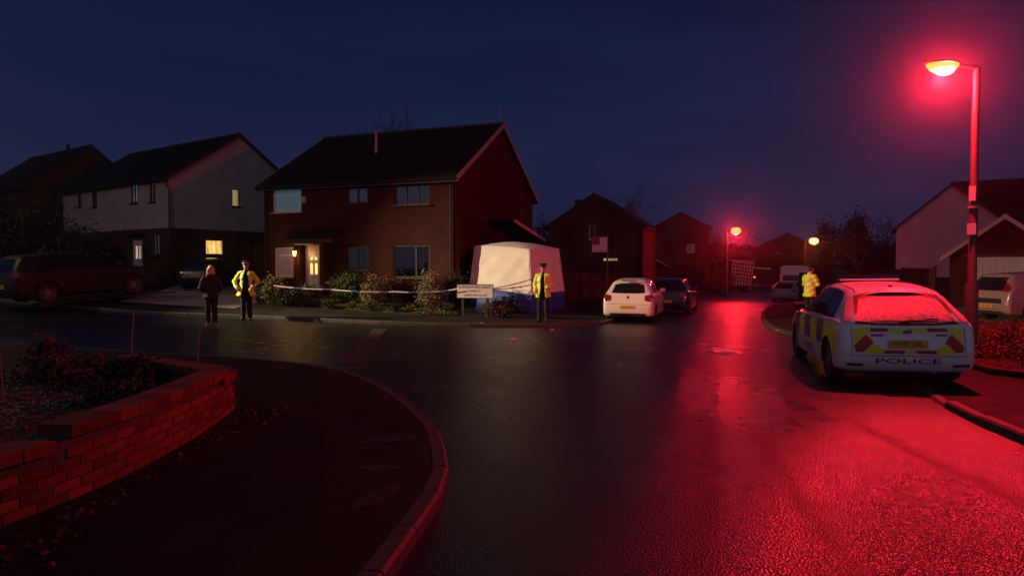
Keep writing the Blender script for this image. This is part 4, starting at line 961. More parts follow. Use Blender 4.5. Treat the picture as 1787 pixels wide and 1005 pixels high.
    s = j.modifiers.new('s', 'SOLIDIFY'); s.thickness = .008; s.offset = -1
    # hair / cap
    hat = outfit.get('hat')
    if hat:
        cz = hc.z + .075 * k; m = MB(); cy = hc.y + .012 * k
        m.lathe([(0, .062), (.10, .058), (.128, .035), (.126, .026), (.098, .0), (.0, .0)], 'Z', 24)
        cap = m.build('cap', M_navyc, root, (hc.x, cy, cz), smooth=True); cap.rotation_euler = (R(-4), 0, 0); 
        m = MB(); m.lathe([(.093, -.03), (.097, -.028), (.099, .002), (.093, .004)], 'Z', 24); m.build('cap_band', M_checkw if hat == 'white' else M_navyc, cap, smooth=True)
        m = MB(); vs = []; 
        for q in range(9):
            t = R(200 + 140 * q / 8); vs += [(math.cos(t) * .095, math.sin(t) * .095, -.018), (math.cos(t) * .115, math.sin(t) * .165 + .01, -.045)]
        m.add(vs, [(2 * q, 2 * q + 2, 2 * q + 3, 2 * q + 1) for q in range(8)]); pk = m.build('peak', M_boot, cap, smooth=True); sm = pk.modifiers.new('s', 'SOLIDIFY'); sm.thickness = .005
    hr = [('e', hc + S(0, .028, .035), .082 * k, .090 * k, .092 * k), ('e', hc + S(0, .06, -.02), .066 * k, .05 * k, .07 * k)]
    if outfit.get('long'):
        hr = [('e', hc + S(0, .022, .035), .088 * k, .098 * k, .096 * k)] + [('c', hc + S(x, .045 + .02 * (1 - abs(x) / .07), .02), hc + S(x * 1.5, .075, -.24), .042 * k, .026 * k) for x in (-.065, -.03, 0, .03, .065)]
    hm = blob(hr, .009, .5); hm.materials.append(outfit.get('hair', M_hair))
    bm = bmesh.new(); bm.from_mesh(hm); bmesh.ops.delete(bm, geom=[f for f in bm.faces if f.calc_center_median().y < hc.y - .045 * k and f.calc_center_median().z < hc.z + .06 * k], context='FACES'); bm.to_mesh(hm); bm.free()
    ho = link(bpy.data.objects.new('hair', hm)); ho.parent = root
    return root, hands

o1, _ = person('police officer in open yellow coat and white-banded cap, standing on the road', (-8.15, 20.2, h(-8.15, 20.2)), R(8), 1.80,
    dict(arms=(((-.36, .03, 1.17), (-.24, -.10, 1.00)), ((.35, .04, 1.17), (.20, -.12, 1.02))), stance=.09), dict(trousers=M_navyc, boots=M_boot, coat=M_hv, hem=.74, flare=.10, open=(.05, .13, .02), bands=True, hat='white'))
o2, hh2 = person('police officer in open yellow coat standing guard in front of the tent', (.965, 20.45, h(.965, 20.45) + .1), R(-14), 1.80,
    dict(arms=(((-.26, .03, 1.15), (-.23, -.10, .96)), ((.26, .05, 1.15), (.16, -.17, 1.05))), stance=.11), dict(trousers=M_navyc, boots=M_boot, coat=M_hv, hem=.76, flare=.06, open=(.04, .10, .01), bands=True, hat='dark'))
o3, hh3 = person('police officer in a closed yellow coat, side-on beyond the police car', (9.72, 21.5, h(9.72, 21.5) + .1), R(118), 1.80,
    dict(arms=(((-.25, -.06, 1.18), (-.10, -.30, 1.20)), ((.25, -.05, 1.17), (.10, -.31, 1.16))), stance=.10, head=(0, -.04)), dict(trousers=M_navyc, boots=M_boot, coat=M_hv, hem=.78, flare=.04, bands=True, hat='dark'))
wo, _ = person('fair-haired person in a dark coat standing in the road beside the officer', (-8.5, 18.6, h(-8.5, 18.6)), R(205), 1.70,
    dict(arms=(((-.29, .05, 1.14), (-.20, -.12, 1.02)), ((.29, .04, 1.14), (.20, -.13, 1.02))), stance=.09, legs=((.05, 0), (-.06, .02))), dict(trousers=M_navyc, boots=M_boott, coat=M_coat, hem=.82, flare=.03, long=True, hair=M_blond, hood=True))
nb = MB(); nb.box((0, 0, 0), (.11, .16, .012), tilt=('X', .5)); nbo = nb.build('notebook', M_white); tag(nbo, 'small white notebook held by the officer beyond the police car', 'notebook')
nbo.location = o3.matrix_basis @ ((hh3[0] + hh3[1]) / 2 + Vector((0, -.02, .03))); nbo.rotation_euler = o3.rotation_euler

# ---------------------------------------------------------------- tent, signs, tape, lamps, manhole, litter
M_tent = mat('tent_fabric', (.72, .70, .66), .75, var=.06, vscale=2, bump=.25, bscale=3); M_skirt = mat('tent_blue_skirt', (.02, .06, .32), .6, var=.1); M_pole_b = mat('tent_pole', (.05, .05, .05), .5)
tent = thing('incident_tent', 'white pop-up police tent with blue skirt pitched beside the brick house', 'tent', (.1, 24.6, .0))
TC = [Vector((.68, 23.0)), Vector((1.98, 25.1)), Vector((-.2, 26.45)), Vector((-1.55, 24.35))]   # near, right, back, left
TG = [-.02, .0, .2, .22]; TB = [.70, .76, .98, .98]; TT = [2.30, 2.38, 2.50, 2.46]
to = Vector((.1, 24.6))
def tface(i, j, z0s, z1s, nm, m, push, bow=.0, nu=30, nv=24):
    V = []; a, b = TC[i], TC[j]; cen = to
    for v in range(nv + 1):
        for u in range(nu + 1):
            s, t = u / nu, v / nv; p = a.lerp(b, s); z = (z0s[i] * (1 - s) + z0s[j] * s) * (1 - t) + (z1s[i] * (1 - s) + z1s[j] * s) * t
            # hub pulls the wall in to a shallow cone, top narrower than the foot
            zz = (z - z0s[i]) ; inn = push[0] + (push[1] - push[0]) * t; q = p + (cen - p) * inn
            n = Vector(((b - a).y, -(b - a).x)).normalized(); 
            if n.dot(p - cen) < 0: n = -n
            q = q + n * bow * math.sin(math.pi * s) * math.sin(math.pi * min(1, t * .9 + .1)) * (1 - abs(2 * s - 1) ** 2) - n * .03 * math.sin(math.pi * t) * abs(2 * s - 1)
            q = q + n * (.014 * math.sin(9 * s + 7 * t + i) + .010 * math.sin(21 * s - 11 * t) + .006 * math.sin(37 * t + 5 * s)) * math.sin(math.pi * min(1, t + .02)); V.append((q.x - to.x, q.y - to.y, z + .05 * math.sin(math.pi * s) * (t == 1)))
    n1 = nu + 1; F = [(k * n1 + u, k * n1 + u + 1, (k + 1) * n1 + u + 1, (k + 1) * n1 + u) for k in range(nv) for u in range(nu)]
    o = MB().add(V, F).build(nm, m, tent, smooth=True); s_ = o.modifiers.new('s', 'SOLIDIFY'); s_.thickness = .004; return o
for i in range(4):
    j = (i + 1) % 4
    tface(i, j, TB, TT, 'wall_panel', M_tent, (0, .12), .06)
    tface(i, j, TG, TB, 'skirt_panel', M_skirt, (-.02, 0), .0, nv=3)
V = []; apex = 2.50
rim = []
for i in range(4):
    a, b = TC[i], TC[(i + 1) % 4]
    for u in range(8):
        s = u / 8; p = a.lerp(b, s); p = p + (to - p) * .12; rim.append((p.x - to.x, p.y - to.y, TT[i] * (1 - s) + TT[(i + 1) % 4] * s + .05 * math.sin(math.pi * s)))
rings = [rim]
for q in (.3, .6, .85): rings.append([(x * (1 - q), y * (1 - q), z * (1 - q) + (apex + .12) * q + .04 * math.sin(math.pi * q)) for x, y, z in rim])
mb = MB(); mb.add([v for r in rings for v in r] + [(0, 0, apex + .12)], [(k * 32 + i, k * 32 + (i + 1) % 32, (k + 1) * 32 + (i + 1) % 32, (k + 1) * 32 + i) for k in range(3) for i in range(32)] + [(96 + i, 96 + (i + 1) % 32, 128) for i in range(32)])
mb.build('roof_panel', M_tent, tent, smooth=True)
for i in range(4):
    p = TC[i] - to; q = p * .88; mb = MB(); mb.tube([(p.x * 1.005, p.y * 1.005, TB[i]), (q.x * 1.01, q.y * 1.01, TT[i])], .014, 6); mb.build('corner_seam', M_tent, tent)

def flat_text(body, size, m, parent, loc, rot, name='lettering', align='CENTER'):
    cu = bpy.data.curves.new(name, 'FONT'); cu.body = body; cu.size = size; cu.align_x = align; cu.align_y = 'CENTER'; cu.extrude = .001; cu.resolution_u = 2
    t = link(bpy.data.objects.new(name, cu)); dg = bpy.context.evaluated_depsgraph_get(); dg.update()
    me = bpy.data.meshes.new_from_object(t.evaluated_get(dg)); bpy.data.objects.remove(t); me.materials.clear(); me.materials.append(m)
    o = link(bpy.data.objects.new(name, me)); o.parent = parent; o.location = loc; o.rotation_euler = rot; return o
M_sign = mat('sign_white', (.62, .60, .58), .4, var=.06); M_letter = mat('sign_black', (.015, .015, .016), .5); M_post = mat('sign_post', (.02, .018, .016), .6)
sx_, sy_ = -1.22, 21.55; gz = h(sx_, sy_) + .1
sg = thing('street_name_sign', 'white three-line street name sign on short posts between the garden shrubs', 'sign', (sx_, sy_, gz), R(-14))
MB().box((0, 0, .83), (1.22, .02, .43)).build('sign_plate', M_sign, sg)
fr = MB(); fr.box((0, 0, 1.052), (1.26, .035, .022)); fr.box((0, 0, .608), (1.26, .035, .022)); fr.box((-.621, 0, .83), (.022, .035, .42)); fr.box((.621, 0, .83), (.022, .035, .42)); fr.build('sign_border', M_post, sg)
for s in (-1, 1): MB().box((s * .42, .035, .45), (.07, .05, 1.1)).build('post', M_post, sg)
flat_text('SUMMERFORD DRIVE', .115, M_letter, sg, (0, -.0125, .965), (R(90), 0, 0)); flat_text('LEADING TO', .07, M_letter, sg, (0, -.0125, .835), (R(90), 0, 0)); flat_text('GARSTON CLOSE', .10, M_letter, sg, (.02, -.0125, .70), (R(90), 0, 0))
# estate agent's board
eb = thing('sale_board', 'pale estate board with darker corner square on a tall wooden post', 'sign', (4.95, 34.2, h(4.95, 34.2) + .1), R(6))
MB().box((0, .03, 1.75), (.08, .08, 3.5)).build('post', mat('timber_post', (.16, .09, .06), .8, var=.2), eb)
MB().box((-.43, -.02, 3.0), (.80, .02, .68)).build('board', M_sign, eb); MB().box((-.62, -.036, 3.14), (.40, .008, .38)).build('logo_panel', mat('board_red', (.16, .03, .03), .5), eb)
MB().box((-.43, -.02, 2.61), (.80, .018, .07)).build('board_slip', M_sign, eb)

M_tape = mat('barrier_tape', (.55, .56, .62), .35); M_tapeb = mat('tape_blue', (.08, .10, .25), .4)
def tape(label, pts, group=None):
    r = thing('police_tape', label, 'barrier tape', pts[0], 0, group); P = []
    for a, b in zip(pts[:-1], pts[1:]):
        a = Vector(a); b = Vector(b); L = (b - a).length; n = max(3, int(L / .11))
        for i in range(n): t = i / n; P.append(a.lerp(b, t) - Vector((0, 0, .05 * L * .35 * 4 * t * (1 - t))))
    P.append(Vector(pts[-1])); V = []; o = Vector(pts[0])
    for i, p in enumerate(P):
        tw = .3 * math.sin(i * .37) + .25 * math.sin(i * .11); w = .019
        V += [p - o + Vector((0, math.sin(tw) * w, math.cos(tw) * w)), p - o - Vector((0, math.sin(tw) * w, math.cos(tw) * w))]
    F = [(2 * i, 2 * i + 2, 2 * i + 3, 2 * i + 1) for i in range(len(P) - 1)]
    mb = MB(); mb.v = [tuple(v) for v in V]; mb.f = F; mb.m = [1 if (i // 3) % 3 == 2 else 0 for i in range(len(F))]
    q = mb.build('ribbon', [M_tape, M_tapeb], r); s_ = q.modifiers.new('s', 'SOLIDIFY'); s_.thickness = .002; return r
tape('blue and white police tape strung across the front garden shrubs', [(-8.1, 22.4, 1.05), (-6.2, 22.3, .93), (-3.9, 22.0, .86), (-2.4, 21.75, .88), (-1.75, 21.56, .98)])
tape('upper strand of tape from the sign to the near tent corner', [(-.62, 21.55, .98), (.86, 22.86, 1.32)], 'tape strands at the tent')
tape('lower strand of tape from the sign to the near tent corner', [(-.60, 21.55, .95), (.84, 22.84, 1.10)], 'tape strands at the tent')

# --- lamps
def lamp(label, base, Hh, arm_dir, arm_len, core, rimc, energy, colr, group='street lamps', head=1.0, radius=.10, col_r=.075, box=False, spot=None, glow=0):
    x, y = base; z = h(x, y) + .09
    root = thing('street_lamp', label, 'street lamp', (x, y, z), 0, group); M_col = M_steel; d = Vector((arm_dir[0], arm_dir[1], 0)).normalized()
    MB().tube([(0, 0, -.2), (0, 0, 1.35), (0, 0, 1.40), (0, 0, Hh)], [col_r * 1.35, col_r * 1.35, col_r * .95, col_r * .75], 12).build('column', M_colm, root, smooth=True)
    MB().tube([(0, 0, Hh - .10), (0, 0, Hh), d * .05 + Vector((0, 0, Hh + .01)), d * arm_len + Vector((0, 0, Hh + .06))], [.045, .045, .04, .032], 10).build('arm', M_colm, root, smooth=True)
    hp = d * (arm_len + .28 * head) + Vector((0, 0, Hh + .07)); side = Vector((-d.y, d.x, 0))
    def ell(nm, sc_, a, b, c_, z0, z1, m, parent):
        mb = MB(); rings = 7; V = []; F = []
        for i in range(rings + 1):
            t = R(-90 + 180 * i / rings); t = max(R(z0), min(R(z1), t)); 
            for k_ in range(20):
                u = 2 * math.pi * k_ / 20; V.append(sc_ + d * (a * math.cos(t) * math.cos(u)) + side * (b * math.cos(t) * math.sin(u)) + Vector((0, 0, c_ * math.sin(t))))
        F = [(i * 20 + k_, i * 20 + (k_ + 1) % 20, (i + 1) * 20 + (k_ + 1) % 20, (i + 1) * 20 + k_) for i in range(rings) for k_ in range(20)]
        return mb.add(V, F + [tuple(range(20)), tuple(range(rings * 20, rings * 20 + 20))]).build(nm, m, parent, smooth=True)
    hd_ = ell('lamp_head', hp + Vector((0, 0, .015)), .36 * head, .15 * head, .085 * head, 0, 90, M_colm, root)
    MB().tube([d * (arm_len - .05) + Vector((0, 0, Hh + .06)), d * (arm_len + .06) + Vector((0, 0, Hh + .07))], [.045, .07], 10).build('collar', M_colm, root)
    if head > 1.2: rimc = core
    bw = ell('lamp_bowl', hp, .29 * head, .15 * head * (1.3 if head > 1.2 else 1), .17 * head * (1.25 if head > 1.2 else 1), -90, 60 if head > 1.2 else 0, rimc, root)
    lampb = ell('lamp_tube', hp - d * (.03) * head - Vector((0, 0, .045 * head)), .20 * head, .135 * head, .15 * head, -90, 60, core, bw)
    L = bpy.data.lights.new('lamp_light', 'SPOT' if spot else 'POINT'); L.energy = energy; L.color = colr; L.shadow_soft_size = radius
    lo = link(bpy.data.objects.new('lamp_light', L)); lo.parent = root; lo.location = hp - Vector((0, 0, .14 * head + radius + .03)); tag(lo, kind='light') if False else None
    if glow:
        G = bpy.data.lights.new('lamp_glow', 'POINT'); G.energy = glow; G.color = colr; G.shadow_soft_size = radius; go = link(bpy.data.objects.new('lamp_glow', G)); go.parent = root; go.location = lo.location - Vector((0, 0, .05))
    if spot:
        L.spot_size = R(spot[1]); L.spot_blend = 1.0; tgt = Vector(spot[0]) - (Vector((x, y, z)) + lo.location); lo.rotation_euler = tgt.to_track_quat('-Z', 'Y').to_euler()
    return root
M_colm = mat('lamp_column_grey', (.035, .032, .031), .6, metal=0, var=.15, bump=.15, bscale=40)
RED = (1.0, .014, .030)
E_core = emit_mat('lamp_core_white', (1.0, .80, .85), 7.0); E_rim = emit_mat('lamp_bowl_yellow', (1.0, .50, .03), 1.5); E_core2 = emit_mat('lamp_core_yellow', (1.0, .30, .05), 2.2); E_core3 = emit_mat('lamp_core_pale', (1.0, .46, .18), 2.4); E_rim2 = emit_mat('lamp_bowl_red', (1.0, .06, .02), 4.0); E_rim3 = emit_mat('lamp_bowl_orange', (1.0, .25, .08), 3)
lampA = lamp('tall street lamp glowing red above the police car, its short arm to the left', (8.28, 11.86), 5.20, (-1, -.02), .34, E_core, E_rim, 2700, RED)
for z_, w_, hh_ in ((2.98, .10, .26), (2.35, .13, .20)):
    p_ = MB(); p_.box((-.065, -.05, z_), (w_, .02, hh_), rz=R(-30)); p_.build('number_plaque', M_sign, lampA)
MB().tube([(0, 0, 2.72), (0, 0, 2.76)], .09, 12).build('band', M_steel, lampA)
lamp('distant street lamp glowing red at the bend, in front of the lattice truck', (16.45, 50.5), 5.0, (1, -.2), .25, E_core2, E_rim2, 2100, RED, head=1.35)
lamp('farthest street lamp, burning yellow-white beyond the white van', (30.2, 68), 5.0, (1, -.2), .35, E_core3, E_rim3, 420, (1.0, .14, .05), head=1.7)
lamp('street lamp by the side road lighting the tent, outside the picture', (-21.2, 18.8), 6.6, (1, .3), .5, E_core3, E_rim, 27000, (1.0, .74, .42), radius=.12, spot=((0, 21.6, .0), 35), glow=520)

# porch lantern on the brick house
pl = thing('wall_lantern', 'lit orange lantern on the brick pier beside the white front door', 'lantern', (-10.15 + 1.80 * .935 - .36 * .353, 27.06 - 1.80 * .353 - .36 * .935, 2.22), R(-20.7))
E_lant = emit_mat('lantern_glass', (1.0, .42, .08), 5.0)
MB().lathe([(.0, -.13), (.05, -.11), (.085, .09), (.0, .09)], 'Z', 6).build('lantern_glass', E_lant, pl)
MB().lathe([(.10, .09), (.11, .10), (.03, .17), (.0, .20)], 'Z', 6).build('lantern_cap', M_black, pl)
MB().box((0, .07, .12), (.03, .14, .03)).build('bracket', M_black, pl)
L = bpy.data.lights.new('lantern_light', 'POINT'); L.energy = 16; L.color = (1, .45, .12); L.shadow_soft_size = .06
lo = link(bpy.data.objects.new('lantern_light', L)); lo.parent = pl; lo.location = (0, -.16, -.02)

# manhole cover and puddle shine
mh = thing('manhole_cover', 'wet iron manhole cover glinting red in the carriageway', 'manhole cover', (4.25, 13.25, h(4.25, 13.25)))
M_iron = mat('wet_iron', (.55, .52, .5), .16, metal=1, bump=.5, bscale=30)
MB().lathe([(0, .012), (.30, .012), (.31, .006), (.31, -.02)], 'Z', 28).build('cover', M_iron, mh)
mb = MB()
for i in range(-4, 5):
    for j in range(-4, 5):
        if math.hypot(i, j) < 4.3: mb.box((i * .062, j * .062, .016), (.035, .035, .008), rz=R(45), tilt=('X', rnd.uniform(-.15, .15)))
q = mb.build('tread_pattern', M_iron, mh); q['kind'] = 'stuff'
MB().lathe([(.32, -.02), (.32, .008), (.37, .008), (.37, -.02)], 'Z', 28).build('frame_ring', M_iron, mh)
M_paper = mat('litter_paper', (.62, .58, .55), .6)
for (lx, ly, sc_, lb_) in ((.02, 15.75, .30, 'scrap of pale paper lying flat on the empty road'), (7.45, 18.6 - .3, .34, 'pale scrap of litter at the right kerb beyond the police car'), (-.9, 19.75, .10, 'tiny white wrapper on the far kerb below the sign'), (1.15, 18.8, .14, 'small pale fragment on the road before the tent')):
    zz = h(lx, ly) + (.1 if ly > 19.5 and lx < 0 else .012) + (.05 if lx > 7 else 0)
    mb = MB(); V = []; 
    for i in range(4):
        for j in range(3): V.append(((i / 3 - .5) * sc_, (j / 2 - .5) * sc_ * .5, .015 * rnd.random() + .004))
    mb.add(V, [(j + i * 3, j + i * 3 + 1, j + i * 3 + 4, j + i * 3 + 3) for i in range(3) for j in range(2)])
    o = mb.build('litter', M_paper, None, (lx, ly, zz), rnd.uniform(0, 3)); tag(o, lb_, 'litter', 'litter on the road')
    s_ = o.modifiers.new('s', 'SOLIDIFY'); s_.thickness = .003
# pale repaired strip across the side road
M_strip = mat('worn_tar_strip', (.050, .046, .038), .55, var=.25, vscale=4, bump=.4)
sheet('road_patch', [(-3.95, 18.6), (-3.55, 18.6), (-2.65, 11.6), (-3.1, 11.5)], .005, M_strip, .6, kind='structure', skirt=.012)


M_damp = asphalt_mat('pale_scuff', (.020, .018, .016), .55, .75, .6)
for cx, cy, lx, ly, a in ((-1.12, 6.1, .34, .06, .35), (-1.05, 5.25, .16, .07, .1), (-.95, 4.6, .10, .30, -.5)):
    rr = random.Random(cx); P = []
    for q in range(14):
        t = 6.283 * q / 14; r_ = rr.uniform(.7, 1.2); x, y = lx * r_ * math.cos(t), ly * r_ * math.sin(t); P.append((cx + x * math.cos(a) - y * math.sin(a), cy + x * math.sin(a) + y * math.cos(a)))
    sheet('footpath_scuff', P, .105, M_damp, .3, kind='structure', skirt=.008)
# ---------------------------------------------------------------- curved garden wall, brick by brick
M_bricks = [mat('wall_brick_%s' % n, c, .85, spec=.25, var=.22, vscale=11, bump=.35, bscale=70) for n, c in (('plain', (.15, .040, .026)), ('deep', (.10, .029, .022)), ('pale', (.20, .058, .038)))]
M_shade_brick = mat('coping_shade_brick', (.05, .025, .022), .8, var=.25, bump=.4, bscale=50); M_mort = mat('mortar', (.075, .062, .052), .95, var=.3, vscale=14, bump=.5, bscale=60)  # dark course: shade below the coping put into the brick colour
gw = thing('garden_wall', 'low curved red brick garden wall with stepped coping in the near left corner', 'wall', (-3.2, 5.2, 0))
O = Vector((-3.2, 5.2, 0))
def brick_mesh(nm, L, D, Hh, m):
    b = .005; mb = MB(); x, y, z = L / 2, D / 2, Hh / 2
    poly = [(0, -y, -z + b), (0, -y + b, -z), (0, y - b, -z), (0, y, -z + b), (0, y, z - b), (0, y - b, z), (0, -y + b, z), (0, -y, z - b)]
    mb.prism(poly, (-x, 0, 0), (x, 0, 0)); me = bpy.data.meshes.new(nm); me.from_pydata(mb.v, [], mb.f); bm = bmesh.new(); bm.from_mesh(me); bmesh.ops.recalc_face_normals(bm, faces=bm.faces); bm.to_mesh(me); bm.free(); me.materials.append(m); return me
BM_ = [brick_mesh('brick', .215, .102, .065, m) for m in M_bricks]; BD = brick_mesh('brick', .215, .095, .060, M_shade_brick)
BC = [brick_mesh('coping_brick', .216, .28, .085, m) for m in M_bricks]
wall_paths = [[(-3.85, 2.5), (-3.45, 3.3), (-3.17, 4.08), (-3.04, 4.6), (-2.97, 5.34), (-3.0, 6.47), (-3.13, 7.42)], [(-3.2, 7.52), (-3.75, 7.90), (-4.5, 8.38), (-5.15, 8.8)]]
for wi, wp_ in enumerate(wall_paths):
    P = resample(wp_, .1125); nP = len(P)
    def steps(y): return 7 if (wi == 0 and 4.42 < y < 6.9) else 6
    V = []; F = []
    tn = np.gradient(P, axis=0); tn /= np.hypot(*tn.T)[:, None]; nn = np.stack([-tn[:, 1], tn[:, 0]], 1)
    for k in range(nP):
        a = P[k] + nn[k] * .014; b_ = P[k] + nn[k] * .21; zt = steps(P[k][1]) * .075
        V += [(a[0] - O.x, a[1] - O.y, -.1), (a[0] - O.x, a[1] - O.y, zt), (b_[0] - O.x, b_[1] - O.y, zt), (b_[0] - O.x, b_[1] - O.y, -.1)]
    F = [(4 * k + i, 4 * k + 4 + i, 4 * k + 4 + (i + 1) % 4, 4 * k + (i + 1) % 4) for k in range(nP - 1) for i in range(4)] + [(0, 1, 2, 3), (4 * nP - 4, 4 * nP - 3, 4 * nP - 2, 4 * nP - 1)]
    MB().add(V, F).build('mortar_core', M_mort, gw)
    for r in range(8):
        k = 1 + (r % 2)
        while k < nP - 1:
            p, q = P[k - 1], P[k + 1]; c = (p + q) / 2; d = q - p; top = steps(c[1])
            n = np.array([-d[1], d[0]]) / np.hypot(*d)
            if r < top:
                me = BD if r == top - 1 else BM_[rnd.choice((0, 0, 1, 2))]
                ins_ = .052 if r < top - 1 else .066
                o = link(bpy.data.objects.new('brick', me)); c2 = c + n * (ins_ + rnd.uniform(-.0025, .0025)); o.location = (c2[0] - O.x, c2[1] - O.y, .0375 + r * .075)
                o.rotation_euler = (0, 0, math.atan2(d[1], d[0])); o.parent = gw
            elif r == top:
                o = link(bpy.data.objects.new('coping_brick', BC[rnd.choice((0, 0, 1, 2))])); c2 = c + n * (.10 + rnd.uniform(-.003, .003)); o.location = (c2[0] - O.x, c2[1] - O.y, top * .075 + .044)
                o.rotation_euler = (rnd.uniform(-.01, .01), 0, math.atan2(d[1], d[0])); o.parent = gw
            k += 2

for r in range(6):   # quoins at the rounded corner
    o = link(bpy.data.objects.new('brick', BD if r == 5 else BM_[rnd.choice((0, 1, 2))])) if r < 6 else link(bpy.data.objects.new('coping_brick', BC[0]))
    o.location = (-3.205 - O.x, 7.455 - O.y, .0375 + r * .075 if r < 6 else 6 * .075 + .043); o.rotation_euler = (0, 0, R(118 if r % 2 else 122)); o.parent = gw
# ---------------------------------------------------------------- beds, lawn, drives
NR = np.random.RandomState(5)
sheet('flower_bed', [(-3.6, 2.5), (-3.35, 3.3), (-3.2, 4.5), (-3.18, 5.5), (-3.22, 6.5), (-3.4, 7.3), (-4.6, 8.15), (-5.3, 8.65), (-6.6, 8.95), (-8.5, 8.5), (-13, 7.2), (-13, 2.5)], .30, M_soil, .5, kind='structure', skirt=.32)
sheet('lawn', [(-8.9, 23.75), (-5.6, 22.45), (-3.0, 21.6), (-1.8, 21.75), (-2.2, 23.85), (-5.2, 24.95), (-8.1, 26.1)], .125, M_lawn, .6, kind='structure', skirt=.06)
sheet('driveway', [(-13.6, 22.9), (-9.3, 22.1), (-9.15, 23.6), (-10.6, 27.8), (-13.0, 34.5), (-16.6, 32.9), (-15.4, 28.6)], .113, M_slab, .8, kind='structure', skirt=.03)
sheet('driveway_edging', [(-15.75, 21.6), (-15.45, 21.55), (-13.9, 24.8), (-14.4, 28.2), (-14.75, 28.2), (-14.25, 24.9)], .16, M_kerb, .5, kind='structure', skirt=.1)
sheet('garage_drive', [(11.5, 17.4), (17.5, 16.6), (24.5, 28.4), (19.5, 28.5), (12.4, 21.6)], .113, mat('drive_paving', (.12, .10, .09), .7, var=.25, vscale=5, bump=.3), .9, kind='structure', skirt=.03)
sheet('planting_bed', [(8.05, 12.6), (7.75, 10.6), (8.4, 9.4), (10.5, 9.0), (14, 10.5), (14.5, 16.5), (11.5, 17.2), (9.0, 17.0)], .13, M_soil, .6, kind='structure', skirt=.05)

def leaf_cloud(name, pts, size, m, parent=None, asp=.55, up=.3, seed=0):
    R_ = np.random.RandomState(seed + len(pts)); n = len(pts); pts = np.asarray(pts)
    a = R_.normal(size=(n, 3)); a[:, 2] *= .6; a /= np.linalg.norm(a, axis=1)[:, None]
    b = R_.normal(size=(n, 3)); b[:, 2] += up; b -= a * (a * b).sum(1)[:, None]; b /= np.linalg.norm(b, axis=1)[:, None]
    s = size * R_.uniform(.6, 1.35, n)[:, None]; cdir = np.cross(a, b)
    V = np.stack([pts - a * s * .5, pts + b * s * asp * .5 + cdir * s * .08, pts + a * s * .5, pts - b * s * asp * .5 + cdir * s * .08], 1).reshape(-1, 3)
    F = np.arange(4 * n).reshape(n, 4); return fast_mesh(name, V, F, m, parent)
def clumps(n, c, r, k, spread=.35, seed=0, shell=.6):
    R_ = np.random.RandomState(seed); d = R_.normal(size=(k, 3)); d /= np.linalg.norm(d, axis=1)[:, None]; d *= (shell + (1 - shell) * R_.rand(k, 1)); d[:, 2] = np.maximum(d[:, 2], -.55)
    cen = d * np.array(r) * .78; idx = R_.randint(0, k, n); p = cen[idx] + R_.normal(size=(n, 3)) * np.array(r) * spread * R_.uniform(.5, 1.1, (k, 1))[idx]
    return p + np.array(c)
def foliage(name, col): return mat(name, col, .6, spec=.35, var=.45, vscale=5)
F_green = foliage('green_leaves', (.055, .085, .022)); F_olive = foliage('olive_leaves', (.14, .13, .045)); F_dark = foliage('evergreen_leaves', (.022, .035, .018)); F_red = foliage('reddish_leaves', (.10, .04, .022)); F_pale = foliage('pale_grass_leaves', (.15, .14, .07)); F_brown = foliage('brown_leaves', (.085, .045, .028)); M_bark = mat('bark', (.06, .045, .035), .9, var=.3, bump=.5); F_conif = foliage('conifer_leaves', (.015, .024, .014))
shrub_i = [0]
def shrub(label, x, y, rx, rz_, m, n=1400, leaf=.055, cat='shrub', ry=None, group='garden shrubs in front of the brick house', name='shrub', base=None, k=26, up=.3, zoff=.12):
    shrub_i[0] += 1; z = h(x, y) + zoff if base is None else base; root = thing(name, label, cat, (x, y, z), 0, group); ry = ry or rx
    n = int(n * 1.7); leaf *= 1.25; p = clumps(n, (0, 0, rz_), (rx, ry, rz_), k, seed=shrub_i[0], spread=.28); p[:, 2] = np.maximum(p[:, 2], .03)
    leaf_cloud('foliage', p, leaf, m, root, up=up, seed=shrub_i[0])
    mb = MB()
    for q in range(6):
        t = q * 1.05 + rnd.random(); r_ = rx * .55; mb.tube([(.03 * math.cos(t), .03 * math.sin(t), -.05), (r_ * .4 * math.cos(t), r_ * .4 * math.sin(t), rz_ * .7), (r_ * math.cos(t), r_ * math.sin(t), rz_ * 1.35)], [.018, .012, .005], 5)
    mb.build('stem', M_bark, root); return root
shrub('loose green bush at the drive end of the police tape', -8.35, 23.1, .42, .50, F_olive, 1500)
shrub('low dark bush between the drive and the front door', -7.85, 23.0, .44, .34, F_dark, 1600)
shrub('small rounded dark shrub just left of the white front door step', -7.1, 23.3, .34, .40, F_green, 1400)
shrub('big round green shrub right of the white front door', -6.0, 23.8, .58, .58, F_green, 2600)
shrub('olive bushy shrub in the middle of the lawn, left of the wide window', -4.85, 23.0, .44, .55, F_olive, 2200)
shrub('dark reddish shrub tucked behind the olive one at the house wall', -4.55, 24.35, .40, .55, F_red, 1400)
shrub('pale feathery tall bush at the right end of the tape', -2.75, 22.5, .50, .62, F_pale, 3400, .05, up=1.0)
shrub('dense dark bush between the pale feathery one and the street sign', -1.95, 22.75, .46, .66, F_dark, 2600)
shrub('low brown-green dome under the street sign before the tent', -.30, 21.75, .80, .30, F_brown, 2600, .05, ry=.5)
